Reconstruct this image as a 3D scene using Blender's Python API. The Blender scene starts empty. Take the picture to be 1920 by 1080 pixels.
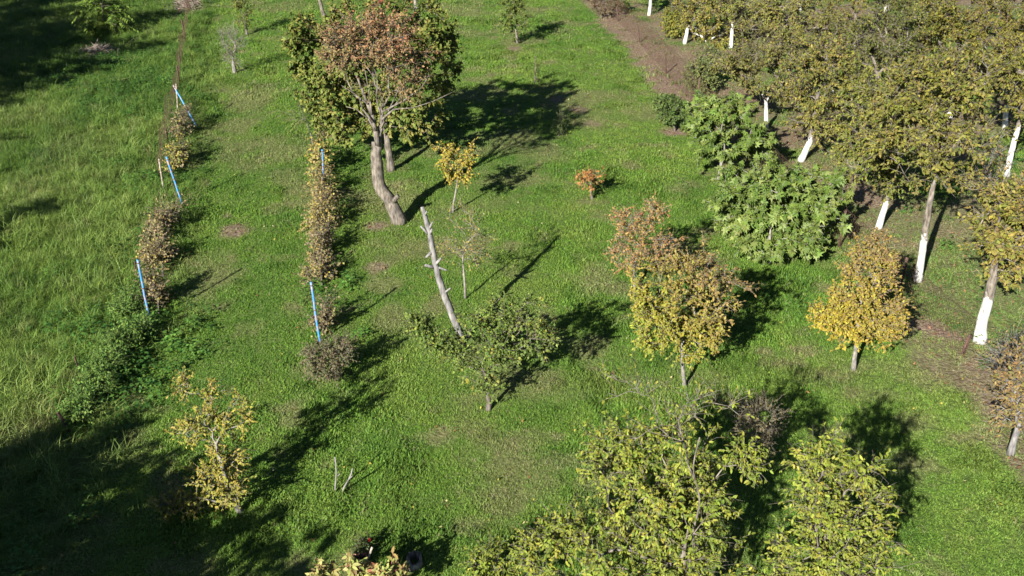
import bpy, math
import numpy as np
from mathutils import Vector

# ------------------------------------------------------------------ camera, sky, sun, exposure
scn = bpy.context.scene
CAM_H, PITCH, FPX = 12.0, math.radians(28.0), 1870.0      # drone 12 m up, looking 28 degrees down
cam = bpy.data.objects.new('camera', bpy.data.cameras.new('camera'))
cam.data.sensor_width = 36.0
cam.data.lens = 36.0 * FPX / 1920.0
cam.data.clip_start, cam.data.clip_end = 0.1, 3000.0
cam.location = (0, 0, CAM_H)
cam.rotation_euler = (math.pi / 2 - PITCH, 0, 0)
scn.collection.objects.link(cam)
scn.camera = cam

SUN_EL, SHADOW_AZ = math.radians(27.0), math.radians(61.0)  # shadows run away from the viewer and to the right
sd = Vector((math.cos(SHADOW_AZ) * math.cos(SUN_EL), math.sin(SHADOW_AZ) * math.cos(SUN_EL), -math.sin(SUN_EL)))
world = bpy.data.worlds.new('World')
scn.world = world
world.use_nodes = True
wt = world.node_tree
sky = wt.nodes.new('ShaderNodeTexSky')
sky.sky_type = 'NISHITA'
sky.sun_disc = False
sky.air_density, sky.dust_density, sky.ozone_density = 0.45, 0.1, 1.0     # a very clear autumn day
sky.sun_elevation = SUN_EL
sky.sun_rotation = math.atan2(-sd.x, -sd.y)
wt.links.new(sky.outputs[0], wt.nodes['Background'].inputs[0])
wt.nodes['Background'].inputs[1].default_value = 0.05
sun = bpy.data.objects.new('sun', bpy.data.lights.new('sun', 'SUN'))
sun.data.energy = 5.0
sun.data.angle = math.radians(0.5)
sun.data.color = (1.0, 0.96, 0.88)
sun.rotation_euler = sd.to_track_quat('-Z', 'Y').to_euler()
scn.collection.objects.link(sun)
scn.view_settings.view_transform = 'Standard'
scn.view_settings.look = 'None'
scn.view_settings.gamma = 1.0
scn.view_settings.exposure = 1.2

# ------------------------------------------------------------------ helpers
COL = scn.collection
cP, sP = math.cos(PITCH), math.sin(PITCH)


def ray(px, py):
    u, v = (px - 960) / FPX, (540 - py) / FPX
    return np.array((u, cP + v * sP, -sP + v * cP))


def vnoise(x, y, scale, seed=0):
    """smooth lattice noise 0..1"""
    x = np.asarray(x, float) / scale
    y = np.asarray(y, float) / scale
    ix, iy = np.floor(x).astype(np.int64), np.floor(y).astype(np.int64)
    fx, fy = x - ix, y - iy
    fx, fy = fx * fx * (3 - 2 * fx), fy * fy * (3 - 2 * fy)

    def h(a, b):
        n = (a * 374761393 + b * 668265263 + seed * 974634777) & 0xffffffff
        n = ((n ^ (n >> 13)) * 1274126177) & 0xffffffff
        return ((n ^ (n >> 16)) & 0xffff) / 65535.0
    return (h(ix, iy) * (1 - fx) + h(ix + 1, iy) * fx) * (1 - fy) + (h(ix, iy + 1) * (1 - fx) + h(ix + 1, iy + 1) * fx) * fy


def fbm(x, y, scale, seed=0, octaves=3):
    t, a, w = 0, 1.0, 0
    for k in range(octaves):
        t = t + a * vnoise(x, y, scale / 2 ** k, seed + 17 * k)
        w += a
        a *= 0.55
    return t / w


def gz(x, y):
    """ground height"""
    return 0.22 * (fbm(x, y, 9.0, 3, 3) - 0.5) + 0.05 * (vnoise(x, y, 0.9, 8) - 0.5)


def site(px, py):
    r = ray(px, py)
    z = 0.0
    for _ in range(3):
        t = (z - CAM_H) / r[2]
        z = float(gz(r[0] * t, r[1] * t))
    return np.array((r[0] * t, r[1] * t, z))


def lift(px, py, Y):
    """point of the place at distance Y ahead of the camera's foot; also metres per photo pixel there"""
    r = ray(px, py)
    t = Y / r[1]
    return np.array((r[0] * t, Y, CAM_H + r[2] * t)), t / FPX


def unit(v):
    return v / np.maximum(np.linalg.norm(v, axis=-1, keepdims=True), 1e-9)


def ss(a, b, x):
    t = np.clip((x - a) / (b - a), 0, 1)
    return t * t * (3 - 2 * t)


def lin(r, g, b):
    c = np.array((r, g, b), float) / 255
    return np.where(c <= 0.04045, c / 12.92, ((c + 0.055) / 1.055) ** 2.4)


class Geo:
    """collects vertices and faces; build() links them as ONE mesh object"""

    def __init__(self):
        self.v, self.f, self.a, self.n, self.mi = [], [], [], 0, []

    def add(self, verts, faces, attr=None, mi=0):
        verts = np.asarray(verts, float).reshape(-1, 3)
        faces = np.asarray(faces, np.int64)
        self.v.append(verts)
        self.f.append(faces + self.n)
        self.mi.append(np.full(len(faces), mi))
        if attr is None:
            attr = np.zeros((len(verts), 4))
        self.a.append(np.asarray(attr, float))
        self.n += len(verts)

    def prisms(self, p0, p1, r0, r1, sides, attr=None, cap=False, mi=0):
        p0, p1 = np.asarray(p0, float), np.asarray(p1, float)
        m = len(p0)
        if m == 0:
            return
        r0 = np.broadcast_to(np.asarray(r0, float), (m,))
        r1 = np.broadcast_to(np.asarray(r1, float), (m,))
        d = unit(p1 - p0)
        ref = np.where(np.abs(d[:, 2:3]) > 0.92, np.array([[1.0, 0.13, 0]]), np.array([[0.05, 0.02, 1.0]]))
        s = unit(np.cross(d, ref))
        t = np.cross(d, s)
        an = np.arange(sides) * 2 * math.pi / sides
        ring = s[:, None] * np.cos(an)[None, :, None] + t[:, None] * np.sin(an)[None, :, None]
        v = np.concatenate([p0[:, None] + ring * r0[:, None, None], p1[:, None] + ring * r1[:, None, None]], 1)
        k = np.arange(sides)
        q = np.stack([k, (k + 1) % sides, sides + (k + 1) % sides, sides + k], 1)
        f = (np.arange(m) * 2 * sides)[:, None, None] + q[None]
        self.add(v.reshape(-1, 3), f.reshape(-1, 4), None if attr is None else np.repeat(attr, 2 * sides, 0), mi)
        if cap:
            base = self.n - m * 2 * sides
            ff = (np.arange(m) * 2 * sides)[:, None] + np.arange(sides, 2 * sides)[None]
            self.f.append(ff + base)
            self.mi.append(np.full(len(ff), mi))
            gg = (np.arange(m) * 2 * sides)[:, None] + np.arange(sides)[None, ::-1]
            self.f.append(gg + base)
            self.mi.append(np.full(len(gg), mi))

    def tube(self, pts, rad, sides, lump=0.0, seed=0, attr=None, capend=True):
        pts, rad = np.asarray(pts, float), np.asarray(rad, float)
        m = len(pts)
        d = unit(np.gradient(pts, axis=0))
        s = unit(np.cross(d[0], (1, 0.2, 0.1) if abs(d[0][2]) > 0.8 else (0, 0, 1)))
        rings = []
        rg = np.random.default_rng(seed)
        lob = rg.normal(0, 1, (m, sides))
        lob = (lob + np.roll(lob, 1, 1) + np.roll(lob, -1, 1)) / 3
        lob[1:] = 0.5 * lob[1:] + 0.5 * lob[:-1]
        an = np.arange(sides) * 2 * math.pi / sides
        for i in range(m):
            s = unit(s - d[i] * np.dot(s, d[i]))
            t = np.cross(d[i], s)
            rr = rad[i] * (1 + lump * lob[i])
            rings.append(pts[i] + (s[None] * np.cos(an)[:, None] + t[None] * np.sin(an)[:, None]) * rr[:, None])
        v = np.concatenate(rings)
        k = np.arange(sides)
        q = np.stack([k, (k + 1) % sides, sides + (k + 1) % sides, sides + k], 1)
        f = (np.arange(m - 1) * sides)[:, None, None] + q[None]
        at = None if attr is None else np.repeat(np.asarray(attr, float), sides, 0)
        self.add(v, f.reshape(-1, 4), at)
        if capend:
            b = self.n - m * sides
            self.f.append(np.array([b + (m - 1) * sides + k]))
            self.mi.append(np.zeros(1, int))
            self.f.append(np.array([b + k[::-1]]))
            self.mi.append(np.zeros(1, int))

    def mesh(self, name, mats, smooth=False):
        V = np.concatenate(self.v)
        me = bpy.data.meshes.new(name)
        me.vertices.add(len(V))
        me.vertices.foreach_set('co', V.astype(np.float32).ravel())
        loops = np.concatenate([f.ravel() for f in self.f])
        tot = np.concatenate([np.full(len(f), f.shape[1]) for f in self.f])
        st = np.concatenate([[0], np.cumsum(tot)[:-1]])
        me.loops.add(len(loops))
        me.loops.foreach_set('vertex_index', loops.astype(np.int32))
        me.polygons.add(len(tot))
        me.polygons.foreach_set('loop_start', st.astype(np.int32))
        me.polygons.foreach_set('material_index', np.concatenate(self.mi).astype(np.int32))
        if smooth:
            me.polygons.foreach_set('use_smooth', np.ones(len(tot), bool))
        a = me.attributes.new('tone', 'FLOAT_COLOR', 'POINT')
        a.data.foreach_set('color', np.concatenate(self.a).astype(np.float32).ravel())
        for m_ in (mats if isinstance(mats, (list, tuple)) else [mats]):
            me.materials.append(m_)
        me.update(calc_edges=True)
        me.validate()
        return me

    def build(self, name, mats, parent=None, smooth=False, origin=None):
        if origin is not None:
            self.v = [v - np.asarray(origin, float) for v in self.v]
        o = bpy.data.objects.new(name, self.mesh(name, mats, smooth))
        COL.objects.link(o)
        if parent is not None:
            o.parent = parent
        elif origin is not None:
            o.location = origin
        return o


def tag(o, label=None, cat=None, group=None, kind=None):
    for k, v in (('label', label), ('category', cat), ('group', group), ('kind', kind)):
        if v:
            o[k] = v
    return o


def empty(name, loc, label, cat, group=None):
    o = bpy.data.objects.new(name, None)
    o.location = loc
    o.empty_display_size = 0.2
    COL.objects.link(o)
    return tag(o, label, cat, group)


# ------------------------------------------------------------------ materials
def new_mat(name):
    m = bpy.data.materials.new(name)
    m.use_nodes = True
    nt = m.node_tree
    return m, nt, nt.nodes, nt.links, nt.nodes['Principled BSDF']


def noise_node(N, K, scale, detail=3, coord=None, dims=None):
    n = N.new('ShaderNodeTexNoise')
    n.inputs['Scale'].default_value = scale
    n.inputs['Detail'].default_value = detail
    if coord is not None:
        K.new(coord, n.inputs['Vector'])
    return n


def ramp_node(N, K, src, stops):
    r = N.new('ShaderNodeValToRGB')
    e = r.color_ramp.elements
    while len(e) < len(stops):
        e.new(0.5)
    for i, (p, c) in enumerate(stops):
        e[i].position = p
        e[i].color = (*c, 1)
    K.new(src, r.inputs[0])
    return r


def mix_node(N, K, fac, a, b):
    m = N.new('ShaderNodeMix')
    m.data_type = 'RGBA'
    for s, v in ((m.inputs[0], fac), (m.inputs[6], a), (m.inputs[7], b)):
        if isinstance(v, (int, float)):
            s.default_value = v
        elif isinstance(v, (tuple, list, np.ndarray)):
            s.default_value = (*v, 1)
        else:
            K.new(v, s)
    return m.outputs[2]


def leaf_material(name, instancer=False, trans=0.2, rough=0.6, spec=0.18):
    m, nt, N, K, B = new_mat(name)
    a = N.new('ShaderNodeAttribute')
    a.attribute_name = 'tint' if instancer else 'tone'
    a.attribute_type = 'INSTANCER' if instancer else 'GEOMETRY'
    col = a.outputs['Color']
    if instancer:
        b = N.new('ShaderNodeAttribute')
        b.attribute_name = 'tone'
        mm = N.new('ShaderNodeMix')
        mm.data_type = 'RGBA'
        mm.blend_type = 'MULTIPLY'
        mm.inputs[0].default_value = 1
        K.new(a.outputs['Color'], mm.inputs[6])
        K.new(b.outputs['Color'], mm.inputs[7])
        col = mm.outputs[2]
    K.new(col, B.inputs['Base Color'])
    B.inputs['Roughness'].default_value = rough
    B.inputs['Specular IOR Level'].default_value = spec
    t = N.new('ShaderNodeBsdfTranslucent')
    K.new(col, t.inputs[0])
    mx = N.new('ShaderNodeMixShader')
    mx.inputs[0].default_value = trans
    K.new(B.outputs[0], mx.inputs[1])
    K.new(t.outputs[0], mx.inputs[2])
    K.new(mx.outputs[0], N['Material Output'].inputs[0])
    return m


def bark_material(name, dark, light, scale=9.0):
    """bark; the attribute 'tone'.r is metres below the top of the whitewash (negative = bare bark)"""
    m, nt, N, K, B = new_mat(name)
    tc = N.new('ShaderNodeTexCoord')
    mp = N.new('ShaderNodeMapping')
    mp.inputs['Scale'].default_value = (1, 1, 0.3)
    K.new(tc.outputs['Object'], mp.inputs[0])
    n = noise_node(N, K, scale * 2, 6, mp.outputs[0])
    n2 = noise_node(N, K, scale * 0.35, 3, tc.outputs['Object'])
    r = ramp_node(N, K, n.outputs[0], [(0.32, dark), (0.68, light)])
    r2 = ramp_node(N, K, n2.outputs[0], [(0.35, (0.75, 0.75, 0.75)), (0.7, (1.2, 1.18, 1.1))])
    mul = N.new('ShaderNodeMix')
    mul.data_type = 'RGBA'
    mul.blend_type = 'MULTIPLY'
    mul.inputs[0].default_value = 1
    K.new(r.outputs[0], mul.inputs[6])
    K.new(r2.outputs[0], mul.inputs[7])
    a = N.new('ShaderNodeAttribute')
    a.attribute_name = 'tone'
    sep = N.new('ShaderNodeSeparateColor')
    K.new(a.outputs['Color'], sep.inputs[0])
    nn = noise_node(N, K, 7.0, 4, tc.outputs['Object'])
    ad = N.new('ShaderNodeMath')
    ad.operation = 'MULTIPLY_ADD'
    K.new(nn.outputs[0], ad.inputs[0])
    ad.inputs[1].default_value = 1.1
    K.new(sep.outputs[0], ad.inputs[2])
    rp = ramp_node(N, K, ad.outputs[0], [(0.48, (0, 0, 0)), (0.60, (1, 1, 1))])
    wr = ramp_node(N, K, n.outputs[0], [(0.30, (0.25, 0.22, 0.18)), (0.42, (0.50, 0.48, 0.44)), (0.6, (0.62, 0.61, 0.58))])
    c = mix_node(N, K, rp.outputs[0], mul.outputs[2], wr.outputs[0])
    K.new(c, B.inputs['Base Color'])
    B.inputs['Roughness'].default_value = 0.9
    B.inputs['Specular IOR Level'].default_value = 0.15
    bp = N.new('ShaderNodeBump')
    bp.inputs['Strength'].default_value = 0.6
    bp.inputs['Distance'].default_value = 0.02
    K.new(n.outputs[0], bp.inputs['Height'])
    K.new(bp.outputs[0], B.inputs['Normal'])
    return m


def mottled(name, c1, c2, scale, rough=0.8, metallic=0.0, lo=0.4, hi=0.6, bump=0.3):
    m, nt, N, K, B = new_mat(name)
    tc = N.new('ShaderNodeTexCoord')
    n = noise_node(N, K, scale, 5, tc.outputs['Object'])
    r = ramp_node(N, K, n.outputs[0], [(lo, c1), (hi, c2)])
    K.new(r.outputs[0], B.inputs['Base Color'])
    B.inputs['Roughness'].default_value = rough
    B.inputs['Metallic'].default_value = metallic
    bp = N.new('ShaderNodeBump')
    bp.inputs['Strength'].default_value = bump
    bp.inputs['Distance'].default_value = 0.01
    K.new(n.outputs[0], bp.inputs['Height'])
    K.new(bp.outputs[0], B.inputs['Normal'])
    return m


M_LEAF = leaf_material('leaf')
M_FIG = leaf_material('fig_leaf', trans=0.22, rough=0.55, spec=0.3)
M_GRASS = leaf_material('grass_blade', instancer=True, trans=0.32, rough=0.55, spec=0.2)
M_BARK = bark_material('grey_bark', (0.075, 0.06, 0.048), (0.27, 0.24, 0.21))
M_PALE = bark_material('pale_bark', (0.13, 0.12, 0.105), (0.34, 0.315, 0.285), 14)
M_DEAD = bark_material('weathered_wood', (0.11, 0.105, 0.105), (0.33, 0.315, 0.315), 8)
M_RUST = mottled('rusty_iron', (0.05, 0.028, 0.02), (0.12, 0.065, 0.045), 25)
M_WIRE = mottled('rusty_wire', (0.085, 0.045, 0.03), (0.2, 0.12, 0.085), 8)
M_WOOD = mottled('grey_wood', (0.2, 0.16, 0.12), (0.45, 0.39, 0.32), 20)
M_BLUE = mottled('blue_painted_pipe', (0.05, 0.25, 0.56), (0.33, 0.27, 0.29), 5.5, 0.6, 0.0, 0.47, 0.64, 0.3)
M_WEED = mottled('weed_stem', (0.06, 0.10, 0.03), (0.11, 0.15, 0.05), 10)
M_CLAY = mottled('terracotta', (0.24, 0.10, 0.065), (0.38, 0.19, 0.13), 12)

# ------------------------------------------------------------------ the setting: where each kind of ground lies
LFY = [8, 12, 16.4, 18.6, 23, 29.2, 33.5, 40.5, 43.2, 48.3, 54.3, 70, 120]
LFX = [-7.6, -8.2, -8.9, -9.5, -10.2, -11.2, -12.2, -13.8, -14.5, -15.8, -17.3, -21, -34]
RFY = [5, 14, 17, 19.3, 21, 29, 38, 42.2, 47.5, 52, 56, 70, 120]
RFX = [10.9, 10.6, 10.4, 10.15, 9.75, 8.45, 7.12, 6.65, 6.1, 5.44, 5.0, 3.4, -2]


def fence_l(y):
    return np.interp(y, LFY, LFX)


def fence_r(y):
    return np.interp(y, RFY, RFX)


# bare or dry patches: photo position, radii in pixels, strength, kind (soil or straw)
PATCH = [(710, 425, 28, 10, .9, 's'), (745, 350, 22, 8, .5, 's'), (705, 500, 18, 8, .7, 's'), (720, 535, 30, 14, .5, 'd'), (440, 430, 22, 14, .9, 's'),
         (425, 405, 16, 8, .8, 's'), (830, 815, 36, 22, .85, 'd'), (810, 770, 16, 10, .7, 'd'), (605, 975, 14, 10, .5, 'd'), (880, 430, 18, 8, .4, 'd'),
         (1180, 310, 26, 9, .6, 'd'), (1085, 205, 16, 6, .8, 's'), (1045, 185, 14, 8, .8, 's'), (1110, 232, 14, 5, .6, 's'), (1165, 235, 16, 6, .4, 'd'),
         (1270, 248, 34, 9, 1, 's'), (1235, 150, 30, 16, 1, 's'), (1320, 325, 20, 6, .6, 'd'), (730, 600, 30, 26, .55, 'd'), (1120, 520, 36, 30, .55, 'd'),
         (1160, 480, 30, 12, .5, 'd'), (980, 900, 60, 30, .4, 'd'), (1060, 860, 50, 24, .45, 'd'), (1500, 660, 46, 16, .65, 'd'), (1440, 660, 30, 10, .6, 'd'),
         (1560, 700, 60, 10, .6, 'd'), (1600, 700, 16, 6, .8, 'd'), (1750, 620, 80, 34, 1, 's'), (1820, 690, 40, 18, .9, 's'), (1870, 760, 40, 24, .9, 's'),
         (1900, 860, 34, 18, .9, 's'), (1715, 790, 40, 20, .4, 'd'), (1600, 850, 30, 16, .4, 'd'), (60, 800, 70, 36, .9, 'd'), (20, 850, 50, 40, .7, 'd'),
         (215, 770, 36, 16, .8, 'd'), (185, 100, 30, 9, 1, 's'), (350, 20, 24, 16, 1, 's'), (300, 420, 26, 50, .9, 'd'), (330, 230, 18, 40, .9, 'd'),
         (560, 350, 30, 14, .5, 'd'), (500, 395, 30, 8, .4, 'd'), (880, 985, 40, 20, .45, 'd'), (590, 690, 40, 16, .5, 'd'), (960, 60, 18, 5, .6, 'd'),
         (930, 60, 24, 6, .4, 'd'), (965, 92, 14, 4, .7, 's'), (1100, 380, 24, 6, .5, 'd'), (540, 330, 40, 16, .4, 'd'), (905, 770, 14, 5, .5, 'd'),
         (20, 960, 30, 30, .8, 'd'), (350, 800, 40, 16, .6, 'd'), (1260, 560, 60, 20, .2, 'd'), (1690, 380, 60, 26, .5, 's'), (1580, 360, 70, 40, .9, 's'),
         (1500, 250, 90, 30, .8, 's'), (1270, 55, 50, 40, .8, 's'), (1760, 430, 50, 24, .5, 's')]
PW = []
for px, py, rx, ry, k, kd in PATCH:
    c_, m_ = site(px, py), None
    q_ = lift(px, py, c_[1])[1]
    el = math.atan2(CAM_H, c_[1])
    PW.append((c_[0], c_[1], rx * q_, ry * q_ / math.sin(el), k, kd))


def zones(x, y):
    """soil, dry, meadow and orchard masks 0..1 at ground points"""
    x, y = np.asarray(x, float), np.asarray(y, float)
    n1, n2 = fbm(x, y, 1.6, 21, 3), fbm(x, y, 0.5, 33, 2)
    wob = (n1 - 0.5) * 1.6 + (n2 - 0.5) * 0.8
    soil = np.zeros_like(x)
    dry = np.zeros_like(x)
    for cx, cy, rx, ry, k, kd in PW:
        d = np.hypot((x - cx) / rx, (y - cy) / ry) + wob * 0.9
        w = k * (1 - ss(0.45, 1.25, d))
        if kd == 's':
            soil = np.maximum(soil, w)
        else:
            dry = np.maximum(dry, w)
    dr = x - fence_r(y)
    near = ss(30, 36, y)
    band = ss(-1.15, -0.55, dr + wob * 0.8) * (1 - ss(0.5, 1.6, dr + wob))
    soil = np.maximum(soil, band * (0.25 + 0.7 * near + 0.45 * (1 - ss(18, 22, y))))
    orch = ss(-0.2, 1.2, dr + wob * 0.7)
    soil = np.maximum(soil, orch * ss(0.36, 0.62, fbm(x, y, 3.0, 51, 3)) * (0.35 + 0.5 * ss(24, 30, y)))
    mead = 1 - ss(-0.5, 0.7, x - fence_l(y) + wob * 0.5)
    dry = np.maximum(dry, np.maximum(0.5 * ss(0.55, 0.75, fbm(x, y, 2.6, 73, 4)), 0.55 * ss(0.60, 0.78, fbm(x, y, 0.9, 79, 3))))
    return soil, np.clip(dry, 0, 1), mead, orch


gx = np.concatenate([np.linspace(-900, -60, 16)[:-1], np.linspace(-60, -32, 29)[:-1], np.arange(-32, 32, 0.22), np.linspace(32, 60, 29), np.linspace(60, 900, 16)[1:]])
gy = np.concatenate([np.linspace(-300, -10, 12)[:-1], np.linspace(-10, 9, 30)[:-1], np.arange(9, 62, 0.22), np.linspace(62, 110, 40), np.linspace(110, 1500, 20)[1:]])
GX, GY = np.meshgrid(gx, gy)
fx, fy = GX.ravel(), GY.ravel()
so, dr_, me_, orc = zones(fx, fy)
ground = Geo()
nx, ny = len(gx), len(gy)
ii = (np.arange(ny - 1)[:, None] * nx + np.arange(nx - 1)[None]).ravel()
ground.add(np.stack([fx, fy, gz(fx, fy) - 0.0], 1), np.stack([ii, ii + 1, ii + nx + 1, ii + nx], 1), np.stack([so, dr_, me_, orc], 1))
mg, nt, N, K, B = new_mat('lawn_ground')
geo = N.new('ShaderNodeNewGeometry')
a = N.new('ShaderNodeAttribute')
a.attribute_name = 'tone'
sep = N.new('ShaderNodeSeparateColor')
K.new(a.outputs['Color'], sep.inputs[0])
nf = noise_node(N, K, 14.0, 6, geo.outputs['Position'])
nl = noise_node(N, K, 1.3, 4, geo.outputs['Position'])
grass_c = ramp_node(N, K, nf.outputs[0], [(0.3, (0.06, 0.095, 0.022)), (0.55, (0.10, 0.16, 0.034)), (0.75, (0.15, 0.20, 0.05))])
dry_c = ramp_node(N, K, nf.outputs[0], [(0.3, (0.09, 0.08, 0.035)), (0.7, (0.24, 0.21, 0.11))])
soil_c = ramp_node(N, K, nf.outputs[0], [(0.3, (0.11, 0.075, 0.052)), (0.52, (0.22, 0.155, 0.115)), (0.75, (0.34, 0.26, 0.20))])
c1 = mix_node(N, K, sep.outputs[1], grass_c.outputs[0], dry_c.outputs[0])
c2 = mix_node(N, K, sep.outputs[0], c1, soil_c.outputs[0])
K.new(c2, B.inputs['Base Color'])
B.inputs['Roughness'].default_value = 0.95
B.inputs['Specular IOR Level'].default_value = 0.1
bp = N.new('ShaderNodeBump')
bp.inputs['Strength'].default_value = 0.9
bp.inputs['Distance'].default_value = 0.05
K.new(nf.outputs[0], bp.inputs['Height'])
K.new(bp.outputs[0], B.inputs['Normal'])
tag(ground.build('ground', mg, smooth=True), kind='structure')

# ------------------------------------------------------------------ grass: instanced tufts
LIB = bpy.data.collections.new('tuft_library')            # never linked to the scene: only the source of the instances


def tuft(name, n, h, spread, width, lean, seed, mode='blade', col=None):
    rg = np.random.default_rng(seed)
    G = Geo()
    az = rg.uniform(0, 2 * math.pi, n)
    base = np.stack([rg.normal(0, spread, n), rg.normal(0, spread, n), np.full(n, -0.01)], 1)
    d = np.stack([np.cos(az), np.sin(az), np.zeros(n)], 1)
    sdv = np.stack([-np.sin(az), np.cos(az), np.zeros(n)], 1)
    hh = h * rg.uniform(0.55, 1.25, n)
    ln = lean * rg.uniform(0.3, 1.5, n)
    w = width * rg.uniform(0.7, 1.3, n)
    up = np.array([[0, 0, 1.0]])
    shade = rg.uniform(0.7, 1.3, n)[:, None] * np.stack([rg.uniform(0.9, 1.15, n), np.ones(n), rg.uniform(0.8, 1.1, n)], 1)
    if mode == 'blade':
        m1 = base + up * (hh * 0.6)[:, None] + d * (hh * ln * 0.35)[:, None]
        tp = base + up * (hh * (1 - 0.25 * ln))[:, None] + d * (hh * ln)[:, None]
        v = np.stack([base - sdv * w[:, None] / 2, base + sdv * w[:, None] / 2, m1 + sdv * w[:, None] * 0.45, m1 - sdv * w[:, None] * 0.45, tp], 1)
        o = (np.arange(n) * 5)[:, None]
        at = np.repeat(np.concatenate([shade, np.ones((n, 1))], 1), 5, 0)
        G.add(v.reshape(-1, 3), o + np.array([[0, 1, 2, 3]]), at)
        G.f.append(o + np.array([[3, 2, 4]]))
        G.mi.append(np.zeros(n, int))
    else:                                                  # broad leaves on short stalks
        st = base + up * (hh * rg.uniform(0.3, 1, n))[:, None] + d * (hh * ln * 0.4)[:, None]
        L = width * rg.uniform(0.7, 1.4, n)
        dd = unit(d + up * rg.uniform(-0.5, 0.5, n)[:, None])
        v = np.stack([st, st + dd * (L * .45)[:, None] + sdv * (L * .36)[:, None], st + dd * L[:, None] - up * (L * .15)[:, None], st + dd * (L * .45)[:, None] - sdv * (L * .36)[:, None]], 1)
        at = np.repeat(np.concatenate([shade, np.ones((n, 1))], 1), 4, 0)
        G.add(v.reshape(-1, 3), (np.arange(n) * 4)[:, None] + np.array([[0, 1, 2, 3]]), at)
    o = bpy.data.objects.new(name, G.mesh(name, M_GRASS))
    return o


def scatter(name, label, cat, P, rot, scale, vi, tint, sources):
    col = bpy.data.collections.new(name + '_source')
    for s in sources:
        col.objects.link(s)
    me = bpy.data.meshes.new(name)
    me.vertices.add(len(P))
    me.vertices.foreach_set('co', np.asarray(P, np.float32).ravel())
    for nm, ty, dat, key in (('rot', 'FLOAT_VECTOR', rot, 'vector'), ('sca', 'FLOAT_VECTOR', scale, 'vector'), ('vi', 'INT', vi, 'value'), ('tint', 'FLOAT_COLOR', np.concatenate([tint, np.ones((len(P), 1))], 1), 'color')):
        at = me.attributes.new(nm, ty, 'POINT')
        at.data.foreach_set(key, np.asarray(dat).astype(np.int32 if ty == 'INT' else np.float32).ravel())
    o = bpy.data.objects.new(name, me)
    COL.objects.link(o)
    ng = bpy.data.node_groups.new(name, 'GeometryNodeTree')
    ng.interface.new_socket('Geometry', in_out='INPUT', socket_type='NodeSocketGeometry')
    ng.interface.new_socket('Geometry', in_out='OUTPUT', socket_type='NodeSocketGeometry')
    N, K = ng.nodes, ng.links
    gi, go = N.new('NodeGroupInput'), N.new('NodeGroupOutput')
    iop = N.new('GeometryNodeInstanceOnPoints')
    ci = N.new('GeometryNodeCollectionInfo')
    ci.inputs['Collection'].default_value = col
    ci.inputs['Separate Children'].default_value = True
    ci.inputs['Reset Children'].default_value = True
    iop.inputs['Pick Instance'].default_value = True

    def na(nm, ty):
        n = N.new('GeometryNodeInputNamedAttribute')
        n.data_type = ty
        n.inputs['Name'].default_value = nm
        return n.outputs[0]
    e2r = N.new('FunctionNodeEulerToRotation')
    K.new(na('rot', 'FLOAT_VECTOR'), e2r.inputs[0])
    K.new(e2r.outputs[0], iop.inputs['Rotation'])
    K.new(na('sca', 'FLOAT_VECTOR'), iop.inputs['Scale'])
    K.new(na('vi', 'INT'), iop.inputs['Instance Index'])
    K.new(gi.outputs[0], iop.inputs['Points'])
    K.new(ci.outputs[0], iop.inputs['Instance'])
    K.new(iop.outputs[0], go.inputs[0])
    md = o.modifiers.new('scatter', 'NODES')
    md.node_group = ng
    return tag(o, label, cat, kind='stuff')


def ground_points(y0, y1, dens, seed, margin=1.5):
    """points spread over the ground the camera can see, plus a margin all round"""
    rg = np.random.default_rng(seed)
    W = 0.54 * y1 + 6 + margin
    n = int((y1 - y0) * 2 * W * dens)
    y = rg.uniform(y0, y1, n)
    x = rg.uniform(-W, W, n)
    k = np.abs(x) < (0.455 * y + 2.9 + margin)
    return x[k], y[k]


rg = np.random.default_rng(11)
short_src = [tuft('lawn_tuft', 18, 0.058, 0.05, 0.0095, 0.75, s) for s in range(4)] + [tuft('clover_tuft', 14, 0.04, 0.055, 0.032, 0.6, 40 + s, 'leaf') for s in range(2)]
X, Y = [], []
for y0, y1, dn in ((10.5, 18, 240), (18, 26, 160), (26, 36, 105), (36, 48, 65), (48, 62, 42)):
    x_, y_ = ground_points(y0, y1, dn, int(y0))
    X.append(x_)
    Y.append(y_)
X, Y = np.concatenate(X), np.concatenate(Y)
so, dy, mw, oc = zones(X, Y)
keep = rg.random(len(X)) < (1 - 0.93 * so) * (1 - 0.45 * dy) * (1 - 0.8 * mw) * (1 - 0.35 * oc)
X, Y, so, dy, mw, oc = (v[keep] for v in (X, Y, so, dy, mw, oc))
n = len(X)
lush = ss(0.35, 0.7, fbm(X, Y, 3.2, 91, 3))
fine = vnoise(X, Y, 0.35, 97)
sz = (0.75 + 0.75 * lush * fine + rg.uniform(-0.15, 0.25, n)) * (1 + 0.012 * (Y - 14)) * (1 - 0.3 * dy)
deep, mid, pale, straw = np.array((0.092, 0.205, 0.038)), np.array((0.162, 0.295, 0.047)), np.array((0.235, 0.335, 0.07)), np.array((0.33, 0.30, 0.17))
t1 = np.clip(0.5 + 1.0 * (fbm(X, Y, 4.5, 5, 3) - .5) + 0.7 * (fbm(X, Y, 0.7, 6, 2) - .5) + rg.normal(0, 0.10, n), 0, 1)
tint = np.where(t1[:, None] < 0.5, deep + (mid - deep) * (t1[:, None] * 2), mid + (pale - mid) * (t1[:, None] * 2 - 1))
sw = np.clip(dy * rg.uniform(0.35, 1.5, n) + so * 0.6 + (rg.random(n) < 0.03) * 0.6, 0, 1)[:, None]
tint = tint * (1 - sw) + straw * sw
clump_ = ss(0.66, 0.82, vnoise(X, Y, 0.45, 141)) * (1 - dy) * ss(0.35, 0.6, fbm(X, Y, 5.0, 143, 2))
sz = sz * (1 + 0.7 * clump_)
tint = tint * (1 - 0.3 * clump_[:, None])
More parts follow.
